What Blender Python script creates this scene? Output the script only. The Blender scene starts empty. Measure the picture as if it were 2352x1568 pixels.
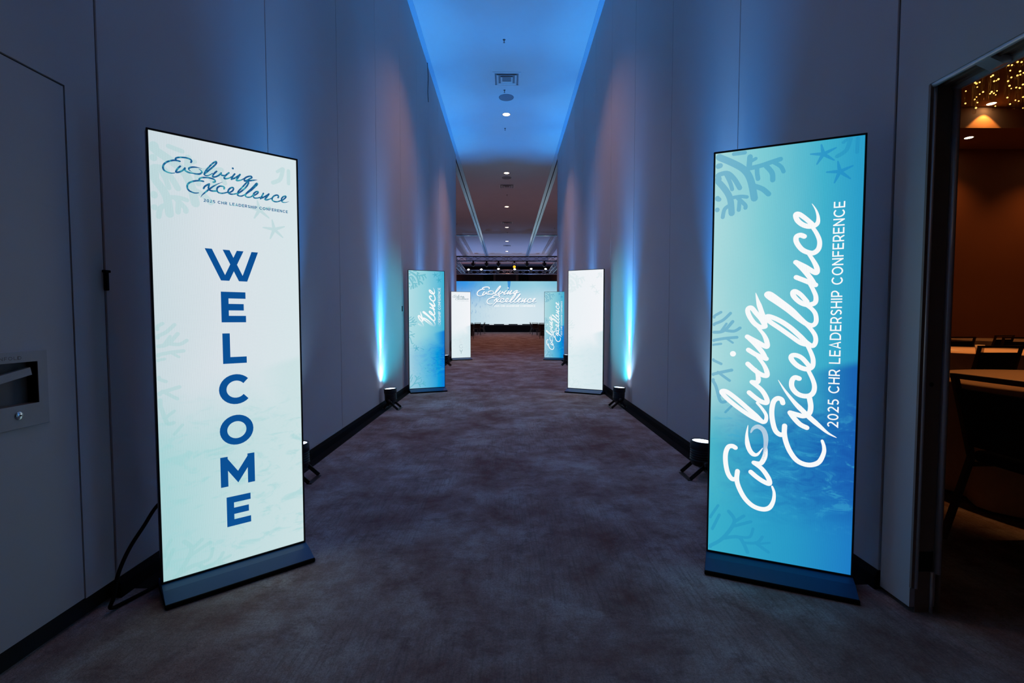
import bpy, bmesh, math, random
from mathutils import Vector, Matrix, Euler

S = bpy.context.scene
COL = S.collection
PI = math.pi
R = math.radians

# ---------------------------------------------------------------- camera, world, exposure
cam_d = bpy.data.cameras.new('camera')
cam_d.sensor_width = 36.0
cam_d.lens = 1113.19 / 2352 * 36.0
cam_d.clip_end = 200
cam = bpy.data.objects.new('camera', cam_d)
COL.objects.link(cam)
cam.location = (0, 0, 1.1585)
cam.matrix_world = (Matrix.Translation((0, 0, 1.1585)) @ Matrix.Rotation(R(-0.5624), 4, 'Z')
                    @ Matrix.Rotation(R(90 - 2.680), 4, 'X'))
S.camera = cam

world = bpy.data.worlds.new('world')
S.world = world
world.use_nodes = True
world.node_tree.nodes['Background'].inputs[0].default_value = (0.22, 0.24, 0.42, 1)
world.node_tree.nodes['Background'].inputs[1].default_value = 0.003

S.view_settings.view_transform = 'Standard'
S.view_settings.look = 'None'
S.view_settings.gamma = 1.0
S.view_settings.use_curve_mapping = False
S.view_settings.exposure = 0.0

# light levels of the place (most lamps are built with their fittings further down; hall fill lamps are added bare)
BEAM_W = 300.0       # narrow core of an uplight
WASH_W = 1000.0      # blue flood of an uplight
DOWN_W = 110.0       # warm recessed downlights of the corridor
SIDE_W = 150.0       # warm downlights of the side room
STAGE_W = 40.0

# ---------------------------------------------------------------- colour helpers
def lin(r, g, b):
    def f(c):
        c /= 255.0
        return c / 12.92 if c <= 0.04045 else ((c + 0.055) / 1.055) ** 2.4
    return (f(r), f(g), f(b), 1.0)

class NT:
    """small node tree builder"""
    def __init__(self, name):
        self.m = bpy.data.materials.new(name)
        self.m.use_nodes = True
        self.t = self.m.node_tree
        self.t.nodes.clear()
        self.out = self.t.nodes.new('ShaderNodeOutputMaterial')
    def n(self, kind, **kw):
        x = self.t.nodes.new(kind)
        for k, v in kw.items():
            setattr(x, k, v)
        return x
    def l(self, a, b):
        self.t.links.new(a, b)
    def setin(self, sock, v):
        if hasattr(v, 'is_linked'):
            self.l(v, sock)
        else:
            sock.default_value = v
    def math(self, op, a, b=0.0, clamp=False):
        x = self.n('ShaderNodeMath', operation=op, use_clamp=clamp)
        self.setin(x.inputs[0], a)
        self.setin(x.inputs[1], b)
        return x.outputs[0]
    def mix(self, fac, a, b):
        x = self.n('ShaderNodeMix', data_type='RGBA')
        self.setin(x.inputs[0], fac)
        self.setin(x.inputs[6], a)
        self.setin(x.inputs[7], b)
        return x.outputs[2]
    def smooth(self, v, a, b):
        x = self.n('ShaderNodeMapRange', interpolation_type='SMOOTHSTEP')
        self.setin(x.inputs[0], v)
        x.inputs[1].default_value = a
        x.inputs[2].default_value = b
        return x.outputs[0]
    def ramp(self, v, stops):
        x = self.n('ShaderNodeValToRGB')
        e = x.color_ramp.elements
        e[0].position, e[0].color = stops[0]
        e[1].position, e[1].color = stops[-1]
        for p, c in stops[1:-1]:
            q = e.new(p)
            q.color = c
        self.setin(x.inputs[0], v)
        return x.outputs[0]
    def coords(self):
        return self.n('ShaderNodeTexCoord').outputs['Object']
    def mapping(self, vec, scale=(1, 1, 1), rot=(0, 0, 0), loc=(0, 0, 0)):
        x = self.n('ShaderNodeMapping')
        self.l(vec, x.inputs[0])
        x.inputs['Scale'].default_value = scale
        x.inputs['Rotation'].default_value = rot
        x.inputs['Location'].default_value = loc
        return x.outputs[0]
    def noise(self, vec, scale, detail=2.0, rough=0.5, dist=0.0):
        x = self.n('ShaderNodeTexNoise')
        self.l(vec, x.inputs['Vector'])
        x.inputs['Scale'].default_value = scale
        x.inputs['Detail'].default_value = detail
        x.inputs['Roughness'].default_value = rough
        x.inputs['Distortion'].default_value = dist
        return x.outputs[0]
    def sep(self, vec):
        x = self.n('ShaderNodeSeparateXYZ')
        self.l(vec, x.inputs[0])
        return x.outputs
    def principled(self, col, rough=0.6, metal=0.0, spec=0.5, bump=None, bump_s=0.3, bump_d=0.002):
        p = self.n('ShaderNodeBsdfPrincipled')
        self.setin(p.inputs['Base Color'], col)
        p.inputs['Roughness'].default_value = rough
        p.inputs['Metallic'].default_value = metal
        p.inputs['Specular IOR Level'].default_value = spec
        if bump is not None:
            b = self.n('ShaderNodeBump')
            b.inputs['Strength'].default_value = bump_s
            b.inputs['Distance'].default_value = bump_d
            self.l(bump, b.inputs['Height'])
            self.l(b.outputs[0], p.inputs['Normal'])
        self.l(p.outputs[0], self.out.inputs[0])
        return p
    def emit(self, col, strength=1.0):
        e = self.n('ShaderNodeEmission')
        self.setin(e.inputs[0], col)
        self.setin(e.inputs[1], strength)
        self.l(e.outputs[0], self.out.inputs[0])

def plain(name, col, rough=0.6, metal=0.0, spec=0.5, var=0.06, scale=30.0):
    t = NT(name)
    nz = t.noise(t.coords(), scale, 3.0)
    c0 = tuple(max(0, c * (1 - var)) for c in col[:3]) + (1,)
    c1 = tuple(min(1, c * (1 + var)) for c in col[:3]) + (1,)
    t.principled(t.mix(nz, c0, c1), rough, metal, spec)
    return t.m

def glow(name, col, strength):
    t = NT(name)
    t.emit(col, strength)
    return t.m

# ---------------------------------------------------------------- object helpers
def link(o, parent=None):
    COL.objects.link(o)
    if parent is not None:
        o.parent = parent
    return o

def tag(o, label=None, cat=None, group=None, kind=None):
    if label: o['label'] = label
    if cat: o['category'] = cat
    if group: o['group'] = group
    if kind: o['kind'] = kind
    return o

def empty(name, loc=(0, 0, 0), rz=0.0, label=None, cat=None, group=None):
    o = bpy.data.objects.new(name, None)
    o.empty_display_size = 0.1
    link(o)
    o.location = loc
    o.rotation_euler = (0, 0, rz)
    return tag(o, label, cat, group)

class MB:
    """collects shapes, builds ONE mesh object"""
    def __init__(self):
        self.b = bmesh.new()
        self.mi = 0
    def face(self, pts):
        vs = [self.b.verts.new(p) for p in pts]
        f = self.b.faces.new(vs)
        f.material_index = self.mi
        return f
    def box(self, x0, x1, y0, y1, z0, z1, mat=None):
        c = [(x0, y0, z0), (x1, y0, z0), (x1, y1, z0), (x0, y1, z0), (x0, y0, z1), (x1, y0, z1), (x1, y1, z1), (x0, y1, z1)]
        if mat is not None:
            c = [mat @ Vector(p) for p in c]
        v = [self.b.verts.new(p) for p in c]
        for q in ((3, 2, 1, 0), (4, 5, 6, 7), (0, 1, 5, 4), (1, 2, 6, 5), (2, 3, 7, 6), (3, 0, 4, 7)):
            self.b.faces.new([v[i] for i in q]).material_index = self.mi
        return self
    def bbox(self, x0, x1, y0, y1, z0, z1, w=0.004, seg=2):
        """box with rounded edges"""
        t = bmesh.new()
        bmesh.ops.create_cube(t, size=1.0)
        for v in t.verts:
            v.co = Vector(((x0 + x1) / 2 + v.co.x * (x1 - x0), (y0 + y1) / 2 + v.co.y * (y1 - y0), (z0 + z1) / 2 + v.co.z * (z1 - z0)))
        bmesh.ops.bevel(t, geom=t.edges[:], offset=w, segments=seg, affect='EDGES', profile=0.5)
        self.merge(t)
        return self
    def merge(self, t, mat=None):
        mp = {}
        for v in t.verts:
            mp[v] = self.b.verts.new(mat @ v.co if mat is not None else v.co)
        for f in t.faces:
            g = self.b.faces.new([mp[v] for v in f.verts])
            g.material_index = self.mi
            g.smooth = f.smooth
        t.free()
    def tube(self, pts, r, n=8, closed=False, smooth=True):
        pts = [Vector(p) for p in pts]
        rings = []
        m = len(pts)
        up = None
        for i, p in enumerate(pts):
            if closed:
                d = pts[(i + 1) % m] - pts[i - 1]
            else:
                d = pts[min(i + 1, m - 1)] - pts[max(i - 1, 0)]
            d.normalize()
            if up is None:
                up = Vector((0, 0, 1)) if abs(d.z) < 0.9 else Vector((1, 0, 0))
            a = d.cross(up).normalized()
            b = a.cross(d).normalized()
            up = b
            rr = r[i] if isinstance(r, (list, tuple)) else r
            rings.append([self.b.verts.new(p + a * (rr * math.cos(2 * PI * k / n)) + b * (rr * math.sin(2 * PI * k / n))) for k in range(n)])
        for i in range(m if closed else m - 1):
            A, B = rings[i], rings[(i + 1) % m]
            for k in range(n):
                f = self.b.faces.new([A[k], A[(k + 1) % n], B[(k + 1) % n], B[k]])
                f.material_index = self.mi
                f.smooth = smooth
        if not closed:
            for q in (rings[0][::-1], rings[-1]):
                self.b.faces.new(q).material_index = self.mi
        return self
    def bar(self, p, q, w, h, up=(0, 0, 1)):
        """rectangular bar from p to q"""
        p, q = Vector(p), Vector(q)
        d = (q - p).normalized()
        u = Vector(up)
        if abs(d.dot(u)) > 0.95:
            u = Vector((1, 0, 0))
        a = d.cross(u).normalized()
        b = a.cross(d).normalized()
        v = []
        for e in (p, q):
            for s, t in ((-1, -1), (1, -1), (1, 1), (-1, 1)):
                v.append(self.b.verts.new(e + a * (s * w / 2) + b * (t * h / 2)))
        for f in ((3, 2, 1, 0), (4, 5, 6, 7), (0, 1, 5, 4), (1, 2, 6, 5), (2, 3, 7, 6), (3, 0, 4, 7)):
            self.b.faces.new([v[i] for i in f]).material_index = self.mi
        return self
    def lathe(self, prof, n=32, mat=None, smooth=True):
        rings = []
        for r, z in prof:
            if r < 1e-6:
                p = Vector((0, 0, z))
                rings.append([self.b.verts.new(mat @ p if mat is not None else p)])
            else:
                q = []
                for k in range(n):
                    p = Vector((r * math.cos(2 * PI * k / n), r * math.sin(2 * PI * k / n), z))
                    q.append(self.b.verts.new(mat @ p if mat is not None else p))
                rings.append(q)
        for A, B in zip(rings[:-1], rings[1:]):
            for k in range(n):
                k2 = (k + 1) % n
                if len(A) == 1 and len(B) == 1:
                    continue
                if len(A) == 1:
                    f = self.b.faces.new([A[0], B[k2], B[k]])
                elif len(B) == 1:
                    f = self.b.faces.new([A[k], A[k2], B[0]])
                else:
                    f = self.b.faces.new([A[k], A[k2], B[k2], B[k]])
                f.material_index = self.mi
                f.smooth = smooth
        return self
    def prism(self, prof, x0, x1, axis='X'):
        """extrude a closed (a, z) outline along X (a = y) or Y (a = x)"""
        def P(a, z, e):
            return (e, a, z) if axis == 'X' else (a, e, z)
        A = [self.b.verts.new(P(a, z, x0)) for a, z in prof]
        B = [self.b.verts.new(P(a, z, x1)) for a, z in prof]
        n = len(prof)
        self.b.faces.new(A[::-1]).material_index = self.mi
        self.b.faces.new(B).material_index = self.mi
        for k in range(n):
            self.b.faces.new([A[k], A[(k + 1) % n], B[(k + 1) % n], B[k]]).material_index = self.mi
        return self
    # flat artwork on a plane facing -Y (x = u, z = v, y = depth)
    def disc(self, u, v, r, y, n=12):
        self.face([(u + r * math.cos(2 * PI * k / n), y, v + r * math.sin(2 * PI * k / n)) for k in range(n)])
    def ribbon(self, pts, w, y, discs=True):
        """thick line through pts; w one width or one per point"""
        m = len(pts)
        W = w if isinstance(w, (list, tuple)) else [w] * m
        L, Q = [], []
        for i in range(m):
            a = pts[max(i - 1, 0)]
            b = pts[min(i + 1, m - 1)]
            dx, dz = b[0] - a[0], b[1] - a[1]
            d = math.hypot(dx, dz) or 1e-9
            nx, nz = -dz / d, dx / d
            h = W[i] / 2
            L.append((pts[i][0] + nx * h, y, pts[i][1] + nz * h))
            Q.append((pts[i][0] - nx * h, y, pts[i][1] - nz * h))
        for i in range(m - 1):
            self.face([Q[i], Q[i + 1], L[i + 1], L[i]])
        if discs:
            for i in range(m):
                if W[i] > 0.0008:
                    self.disc(pts[i][0], pts[i][1], W[i] / 2, y, 10)
    def mitre(self, pts, w, y, closed=False):
        """straight lettering stroke with sharp mitred corners and square ends"""
        m = len(pts)
        L, Q = [], []
        for i in range(m):
            if closed or 0 < i < m - 1:
                a, p, b = pts[i - 1], pts[i], pts[(i + 1) % m]
            elif i == 0:
                a, p, b = None, pts[0], pts[1]
            else:
                a, p, b = pts[m - 2], pts[m - 1], None
            def nrm(s, t):
                d = math.hypot(t[0] - s[0], t[1] - s[1])
                return (-(t[1] - s[1]) / d, (t[0] - s[0]) / d)
            n1 = nrm(a, p) if a is not None else nrm(p, b)
            n2 = nrm(p, b) if b is not None else n1
            k = 1 + n1[0] * n2[0] + n1[1] * n2[1]
            k = max(k, 0.35)
            nx, nz = (n1[0] + n2[0]) / k, (n1[1] + n2[1]) / k
            L.append((p[0] + nx * w / 2, y, p[1] + nz * w / 2))
            Q.append((p[0] - nx * w / 2, y, p[1] - nz * w / 2))
        for i in range(m if closed else m - 1):
            j = (i + 1) % m
            self.face([Q[i], Q[j], L[j], L[i]])
    def build(self, name, mats, parent=None, loc=None, normals=True):
        if normals:
            bmesh.ops.recalc_face_normals(self.b, faces=self.b.faces[:])
        me = bpy.data.meshes.new(name)
        self.b.to_mesh(me)
        self.b.free()
        for m in (mats if isinstance(mats, (list, tuple)) else [mats]):
            me.materials.append(m)
        o = bpy.data.objects.new(name, me)
        link(o, parent)
        if loc:
            o.location = loc
        return o

def struct(name, mb, mats):
    return tag(mb.build(name, mats), kind='structure')

def copy_tree(o, parent=None):
    c = o.copy()
    COL.objects.link(c)
    c.parent = parent
    for ch in list(o.children):
        copy_tree(ch, c)
    return c

def smooth_line(pts, step=5):
    """Catmull-Rom through the points"""
    out = []
    n = len(pts)
    if n < 3:
        return [tuple(pts[0][k] + (pts[-1][k] - pts[0][k]) * i / step for k in range(len(pts[0]))) for i in range(step + 1)]
    for i in range(n - 1):
        p0, p1, p2, p3 = pts[max(i - 1, 0)], pts[i], pts[i + 1], pts[min(i + 2, n - 1)]
        for s in range(step):
            t = s / step
            out.append(tuple(0.5 * (2 * p1[k] + (p2[k] - p0[k]) * t + (2 * p0[k] - 5 * p1[k] + 4 * p2[k] - p3[k]) * t * t
                                    + (3 * p1[k] - p0[k] - 3 * p2[k] + p3[k]) * t ** 3) for k in range(len(p1))))
    out.append(tuple(pts[-1]))
    return out
# ================================================================= the setting
WL, WR, H = -1.62, 1.59, 6.333           # inner wall faces and ceiling height
END = 15.55                              # where the corridor opens into the hall

# ---- materials
def mk_wall(name, base, bump=0.12):
    t = NT(name)
    c = t.coords()
    fine = t.noise(t.mapping(c, (420, 420, 420)), 1.0, 2.0)
    big = t.noise(c, 1.1, 3.0, 0.6)
    scuff = t.noise(t.mapping(c, (2, 2, 14)), 1.6, 5.0, 0.7)
    d = tuple(x * 0.90 for x in base[:3]) + (1,)
    col = t.mix(big, d, base)
    col = t.mix(t.math('MULTIPLY', fine, 0.16), col, (0.25, 0.24, 0.25, 1))
    col = t.mix(t.math('MULTIPLY', t.smooth(scuff, 0.66, 0.8), 0.18), col, (0.16, 0.15, 0.15, 1))
    t.principled(col, 0.75, 0.0, 0.25, fine, bump, 0.001)
    return t.m
M_wall = mk_wall('wall_vinyl', (0.54, 0.51, 0.52, 1))
M_ceil = mk_wall('ceiling_paint', (0.66, 0.65, 0.66, 1), 0.05)
M_gap = plain('seam_dark', (0.012, 0.011, 0.012, 1), 0.9)
M_black = plain('black_rubber', (0.005, 0.005, 0.006, 1), 0.85, 0, 0.08)
M_track = plain('track_aluminium_blue_lit', (0.48, 0.70, 0.86, 1), 0.22, 0.40)  # blue light reflected by the tracks is put into their base colour
M_metal = plain('frame_aluminium', (0.72, 0.72, 0.76, 1), 0.34, 0.60, 0.5)
M_jambdark = plain('jamb_channel', (0.22, 0.15, 0.12, 1), 0.6)
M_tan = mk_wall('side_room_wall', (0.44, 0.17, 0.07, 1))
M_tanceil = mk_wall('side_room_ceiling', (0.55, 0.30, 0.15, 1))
M_hallwall = mk_wall('hall_wall_brown', (0.10, 0.055, 0.042, 1))
M_hallpale = mk_wall('hall_soffit', (0.50, 0.42, 0.44, 1))
M_pilaster = plain('pilaster_wood', (0.30, 0.17, 0.09, 1), 0.5)
M_drape = plain('black_drape', (0.012, 0.011, 0.014, 1), 0.9)

def mk_carpet():
    t = NT('carpet')
    c = t.coords()
    fibre = t.noise(t.mapping(c, (190, 190, 190)), 1.0, 3.0, 0.7)
    loops = t.noise(t.mapping(c, (75, 55, 75)), 1.0, 2.0)
    lenw = t.noise(t.mapping(c, (74, 4.5, 1)), 1.0, 5.0, 0.7, 0.15)        # streaks along the corridor
    crossw = t.noise(t.mapping(c, (6.5, 64, 1)), 1.0, 5.0, 0.7, 0.15)      # streaks across
    blot = t.noise(t.mapping(c, (1.7, 1.5, 1)), 1.0, 9.0, 0.72, 0.15)
    blot2 = t.noise(t.mapping(c, (4.6, 5.6, 1), (0, 0, 0), (7, 3, 0)), 1.0, 8.0, 0.74, 0.2)
    zone = t.noise(t.mapping(c, (1.0, 0.8, 1), (0, 0, 0), (3, 9, 0)), 1.0, 2.0)
    col = t.ramp(blot, [(0.36, (0.200, 0.105, 0.090, 1)), (0.50, (0.32, 0.25, 0.24, 1)), (0.63, (0.47, 0.445, 0.45, 1))])
    col = t.mix(t.math('MULTIPLY', t.smooth(blot2, 0.50, 0.66), 0.55), col, (0.150, 0.080, 0.070, 1))
    f = t.math('MULTIPLY', t.smooth(lenw, 0.46, 0.66), t.smooth(zone, 0.40, 0.58))
    col = t.mix(t.math('MULTIPLY', f, 0.40), col, (0.105, 0.088, 0.080, 1))
    f = t.math('MULTIPLY', t.smooth(crossw, 0.52, 0.70), t.smooth(zone, 0.56, 0.40))
    col = t.mix(t.math('MULTIPLY', f, 0.40), col, (0.115, 0.092, 0.084, 1))
    col = t.mix(t.math('MULTIPLY', t.smooth(fibre, 0.35, 0.75), 0.34), col, (0.06, 0.052, 0.05, 1))
    grain = t.noise(t.mapping(c, (110, 85, 110)), 1.0, 4.0, 0.8)
    col = t.mix(t.math('MULTIPLY', t.smooth(grain, 0.42, 0.62), 0.30), col, (0.07, 0.06, 0.06, 1))
    h = t.math('ADD', t.math('MULTIPLY', fibre, 0.6), t.math('MULTIPLY', loops, 0.6))
    t.principled(col, 0.95, 0.0, 0.1, h, 0.9, 0.006)
    return t.m
M_carpet = mk_carpet()

# ---- floor and ceilings
struct('floor', MB().box(-12, 17, -5, 47, -0.1, 0.0), M_carpet)
mb = MB()
mb.box(-3.38, 3.38, -4, 40.5, H, H + 0.15)
struct('ceiling', mb, M_ceil)
mb = MB()                                                    # hall: lower side soffits and the soffit over the stage
mb.box(-12, -3.38, END - 0.1, 45.2, 5.95, 6.6)
mb.box(3.38, 12, END - 0.1, 45.2, 5.95, 6.6)
mb.box(-3.38, 3.38, 40.5, 45.2, 5.95, 6.6)
struct('ceiling', mb, M_hallpale)
mb = MB()                                                    # side room ceiling with its dropped border
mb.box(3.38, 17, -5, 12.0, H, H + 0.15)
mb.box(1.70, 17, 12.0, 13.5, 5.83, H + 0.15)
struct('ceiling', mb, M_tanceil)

# ---- movable partition walls: panel after panel with dark joints
def wall_panels(side, x_in, x_out, y0, sp, openings):
    mb = MB()
    g = 0.0030
    lo, hi = min(x_in, x_out), max(x_in, x_out)
    ys = [y0 + sp * k for k in range(11) if y0 + sp * k < END - 0.25] + [END]
    for a, b in zip(ys[:-1], ys[1:]):
        mb.bbox(lo, hi, a + g, b - g, 0.08, H - 0.012, 0.003, 1)
    for (a, b, z0) in openings:
        mb.box(lo, hi, a, b, z0, H - 0.012)
    sgn = 1 if x_out > x_in else -1
    ca, cb = sorted((x_in + sgn * 0.010, x_in + sgn * 0.030))
    mb.mi = 1                                               # dark core seen through the joints
    mb.box(ca, cb, y0 - 0.004, END - 0.02, 0.02, H - 0.02)
    return mb
mb = wall_panels('left', WL, WL - 0.10, 1.9775, 1.3774,
                 [(1.832, 1.9715, 0.085), (0.62, 1.832, 2.012), (0.62, 0.80, 0.085), (-4, 0.613, 0.085)])
mb.mi = 1
mb.box(WL - 0.06, WL - 0.035, -4, 1.99, 0.0, H - 0.05)
mb.box(WL - 0.034, WL - 0.010, 1.822, 1.834, 0.085, 2.014)
mb.box(WL - 0.034, WL - 0.010, 0.80, 1.834, 2.003, 2.014)
mb.box(WL - 0.034, WL - 0.010, 1.968, 1.982, 0.085, H - 0.05)
struct('wall_left', mb, [M_wall, M_gap])
mb = wall_panels('right', WR, WR + 0.10, 2.0105, 1.3770,
                 [(1.852, 2.0015, 0.02), (0.60, 1.852, 2.04), (-4, 0.60, 0.02)])
struct('wall_right', mb, [M_wall, M_gap])

# bottom seals and the flat black tape that lies along them
mb = MB()
mb.prism([(WL - 0.09, 0.0), (WL + 0.016, 0.0), (WL + 0.016, 0.055), (WL + 0.004, 0.082), (WL - 0.09, 0.082)], 1.98, END, 'Y')
struct('baseboard_left', mb, M_black)
mb = MB()
mb.prism([(WR + 0.09, 0.0), (WR - 0.016, 0.0), (WR - 0.016, 0.055), (WR - 0.004, 0.082), (WR + 0.09, 0.082)], 2.012, END, 'Y')
struct('baseboard_right', mb, M_black)
for s, x, lab in ((1, WL + 0.0165, 'flat black gaffer tape stuck to the carpet along the foot of the left partition wall'),
                  (-1, WR - 0.0165, 'flat black gaffer tape stuck to the carpet along the foot of the right partition wall')):
    mb = MB()
    mb.box(min(x, x + s * 0.078), max(x, x + s * 0.078), 2.05, END, 0.0, 0.0015)
    tag(mb.build('gaffer_tape', M_black), lab, 'tape')

# overhead tracks of the partitions, running on across the hall ceiling
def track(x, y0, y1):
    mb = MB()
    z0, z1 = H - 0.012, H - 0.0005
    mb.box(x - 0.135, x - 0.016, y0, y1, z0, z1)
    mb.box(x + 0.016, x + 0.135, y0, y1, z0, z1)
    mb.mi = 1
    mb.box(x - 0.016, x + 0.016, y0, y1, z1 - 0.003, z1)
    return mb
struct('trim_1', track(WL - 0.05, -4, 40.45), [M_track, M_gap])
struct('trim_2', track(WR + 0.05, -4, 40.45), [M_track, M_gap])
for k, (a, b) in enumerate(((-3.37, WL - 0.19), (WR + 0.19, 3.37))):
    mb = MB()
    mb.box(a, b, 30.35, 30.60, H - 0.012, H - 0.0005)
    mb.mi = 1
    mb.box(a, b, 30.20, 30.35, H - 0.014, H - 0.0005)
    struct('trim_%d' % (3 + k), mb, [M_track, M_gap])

# ---- hall beyond the corridor
mb = MB()
mb.box(-12, 12, 45.0, 45.2, 0, 6.0)
struct('wall_back', mb, M_hallwall)
mb = MB()
for a, b in ((-1.27, -1.07), (0.80, 1.04), (-4.9, -4.7), (4.6, 4.8)):
    mb.box(a, b, 44.93, 45.0, 0, 5.95)
struct('trim_5', mb, M_pilaster)
for a, b, lab in ((-2.17, -1.28, 'black drape panel on the hall back wall, left of the middle, above the stage screen'),
                  (1.05, 1.97, 'black drape panel on the hall back wall, right of the middle, above the stage screen')):
    mb = MB()
    n = 14
    pr = []
    for i in range(n * 3 + 1):
        u = a + (b - a) * i / (n * 3)
        pr.append((u, 44.90 + 0.03 * math.sin(i * 2 * PI / 6)))
    for p, q in zip(pr[:-1], pr[1:]):
        mb.face([(p[0], p[1], 0.02), (q[0], q[1], 0.02), (q[0], q[1], 5.94), (p[0], p[1], 5.94)])
    pr2 = [(a, 44.99), (b, 44.99)]
    mb.face([(a, 44.99, 0.02), (b, 44.99, 0.02), (b, 44.99, 5.94), (a, 44.99, 5.94)])
    mb.face([(pr[0][0], pr[0][1], 5.94), (a, 44.99, 5.94), (b, 44.99, 5.94), (pr[-1][0], pr[-1][1], 5.94)])
    tag(mb.build('drape', M_drape), lab, 'drape')
mb = MB()
mb.box(-12.2, -12, END - 0.1, 45.2, 0, 6.0)
mb.box(-12, WL - 0.12, END - 0.12, END - 0.02, 0, 6.0)
struct('wall_hall_left', mb, M_hallwall)
mb = MB()
mb.box(12, 12.2, END - 0.1, 45.2, 0, 6.0)
mb.box(WR + 0.12, 12, END - 0.12, END - 0.02, 0, 6.0)
struct('wall_hall_right', mb, M_hallwall)

# ---- side room behind the open doorway
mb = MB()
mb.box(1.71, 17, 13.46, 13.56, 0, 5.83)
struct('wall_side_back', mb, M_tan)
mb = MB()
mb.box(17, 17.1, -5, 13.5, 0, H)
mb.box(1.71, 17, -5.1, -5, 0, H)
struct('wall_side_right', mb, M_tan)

# ---- pass door in the left partition
M_plate = plain('handle_plate', (0.36, 0.34, 0.35, 1), 0.5)
M_chrome = plain('lock_chrome', (0.55, 0.58, 0.62, 1), 0.2, 1.0)
M_recess = plain('handle_recess', (0.17, 0.14, 0.13, 1), 0.6)
mb = MB()
# leaf with a rectangular cut-out for the recessed handle (y 1.44..1.673, z 0.83..1.022)
XL = WL + 0.0005
for (a, b, c, d) in ((0.806, 1.425, 0.09, 2.004), (1.675, 1.824, 0.09, 2.004), (1.425, 1.675, 0.09, 0.832), (1.425, 1.675, 1.022, 2.004)):
    mb.box(WL - 0.033, XL, a, b, c, d)
door = struct('door_1', mb, M_wall)
# ================================================================= LED posters
PW, PB, PT = 0.582, 0.054, 1.92          # outer width, lower and upper edge of the panel
AW, AB, AT = 0.566, 0.0635, 1.9115       # lit area

def art_colour(t, kind):
    """picture on the lit area: sea gradient with a darker reef towards the lower right"""
    c = t.coords()
    s = t.sep(c)
    U = t.math('ADD', t.math('DIVIDE', s[0], AW), 0.5)
    V = t.math('DIVIDE', t.math('SUBTRACT', s[2], AB), AT - AB)
    soft = t.noise(t.mapping(c, (2.2, 1, 1.2)), 1.0, 3.0, 0.5)
    rock = t.noise(t.mapping(c, (9.5, 1, 22), (0, R(16), 0)), 1.0, 5.0, 0.66, 0.8)
    sp = t.math('MULTIPLY', t.math('SUBTRACT', soft, 0.5), 0.30)
    u = t.math('ADD', U, sp)
    if kind == 'white':
        lo = t.ramp(u, [(0.0, lin(170, 214, 217)), (0.45, lin(194, 222, 225)), (1.0, lin(206, 228, 230))])
        hi = t.ramp(u, [(0.0, lin(204, 220, 226)), (0.4, lin(218, 227, 233)), (1.0, lin(218, 232, 236))])
        a, b, k = hi, lo, 0.24
    elif kind == 'pale':
        hi = t.ramp(u, [(0.0, lin(234, 241, 245)), (1.0, lin(242, 244, 248))])
        lo = t.ramp(u, [(0.0, lin(222, 237, 241)), (1.0, lin(212, 230, 236))])
        a, b, k = hi, lo, 0.06
    elif kind == 'aqua':
        hi = t.ramp(u, [(0.0, lin(176, 223, 226)), (0.35, lin(128, 207, 217)), (0.75, lin(66, 180, 208)), (1.0, lin(44, 160, 204))])
        lo = t.ramp(u, [(0.0, lin(74, 184, 205)), (0.4, lin(44, 150, 200)), (0.8, lin(30, 116, 188)), (1.0, lin(26, 98, 182))])
        a, b, k = hi, lo, 0.55
    else:                                                   # 'sky': the paler blue pair further on
        hi = t.ramp(u, [(0.0, lin(178, 220, 228)), (0.45, lin(146, 210, 222)), (1.0, lin(62, 178, 214))])
        lo = t.ramp(u, [(0.0, lin(160, 206, 224)), (0.45, lin(96, 186, 220)), (0.8, lin(8, 156, 218)), (1.0, lin(10, 118, 214))])
        a, b, k = hi, lo, 0.30
    edge = t.math('ADD', V, t.math('MULTIPLY', U, -0.07))
    edge = t.math('ADD', edge, t.math('MULTIPLY', t.math('SUBTRACT', soft, 0.5), 0.25))
    low = t.smooth(edge, 0.46, 0.25)
    ledge = t.math('MULTIPLY', t.smooth(t.math('ADD', V, t.math('MULTIPLY', U, -0.08)), 0.425, 0.40), t.smooth(U, 0.55, 1.0))
    low = t.math('MAXIMUM', low, t.math('MULTIPLY', ledge, 0.95))
    col = t.mix(low, a, b)
    if kind in ('aqua', 'sky'):
        band = t.math('MULTIPLY', t.smooth(V, 0.45, 0.30), t.smooth(V, 0.03, 0.16))
        dark = lin(24, 92, 176) if kind == 'aqua' else lin(0, 104, 214)
        lite = lin(60, 172, 212)
        f = t.math('MULTIPLY', t.math('MULTIPLY', t.smooth(rock, 0.46, 0.64), band), t.math('MULTIPLY', U, k * 1.5))
        col = t.mix(f, col, dark)
        f = t.math('MULTIPLY', t.math('MULTIPLY', t.smooth(rock, 0.46, 0.34), band), k)
        col = t.mix(f, col, lite)
        if kind == 'aqua':
            col = t.mix(t.math('MULTIPLY', t.smooth(V, 0.22, 0.06), 0.75), col, t.ramp(U, [(0.0, lin(52, 176, 206)), (0.6, lin(40, 160, 204)), (1.0, lin(30, 132, 204))]))
        else:
            fish = t.noise(t.mapping(c, (16, 1, 70), (0, R(28), 0)), 1.0, 1.0, 0.4)
            f = t.math('MULTIPLY', t.smooth(fish, 0.60, 0.66), t.math('MULTIPLY', t.math('MULTIPLY', t.smooth(U, 0.45, 0.95), t.smooth(V, 0.34, 0.24)), t.smooth(V, 0.06, 0.12)))
            col = t.mix(t.math('MULTIPLY', f, 0.6), col, lin(8, 96, 200))
    else:
        f = t.math('MULTIPLY', t.smooth(rock, 0.50, 0.66), t.math('MULTIPLY', t.smooth(V, 0.46, 0.28), k * 2.2))
        col = t.mix(f, col, lin(160, 214, 216))
    return col, U, V, c

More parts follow.
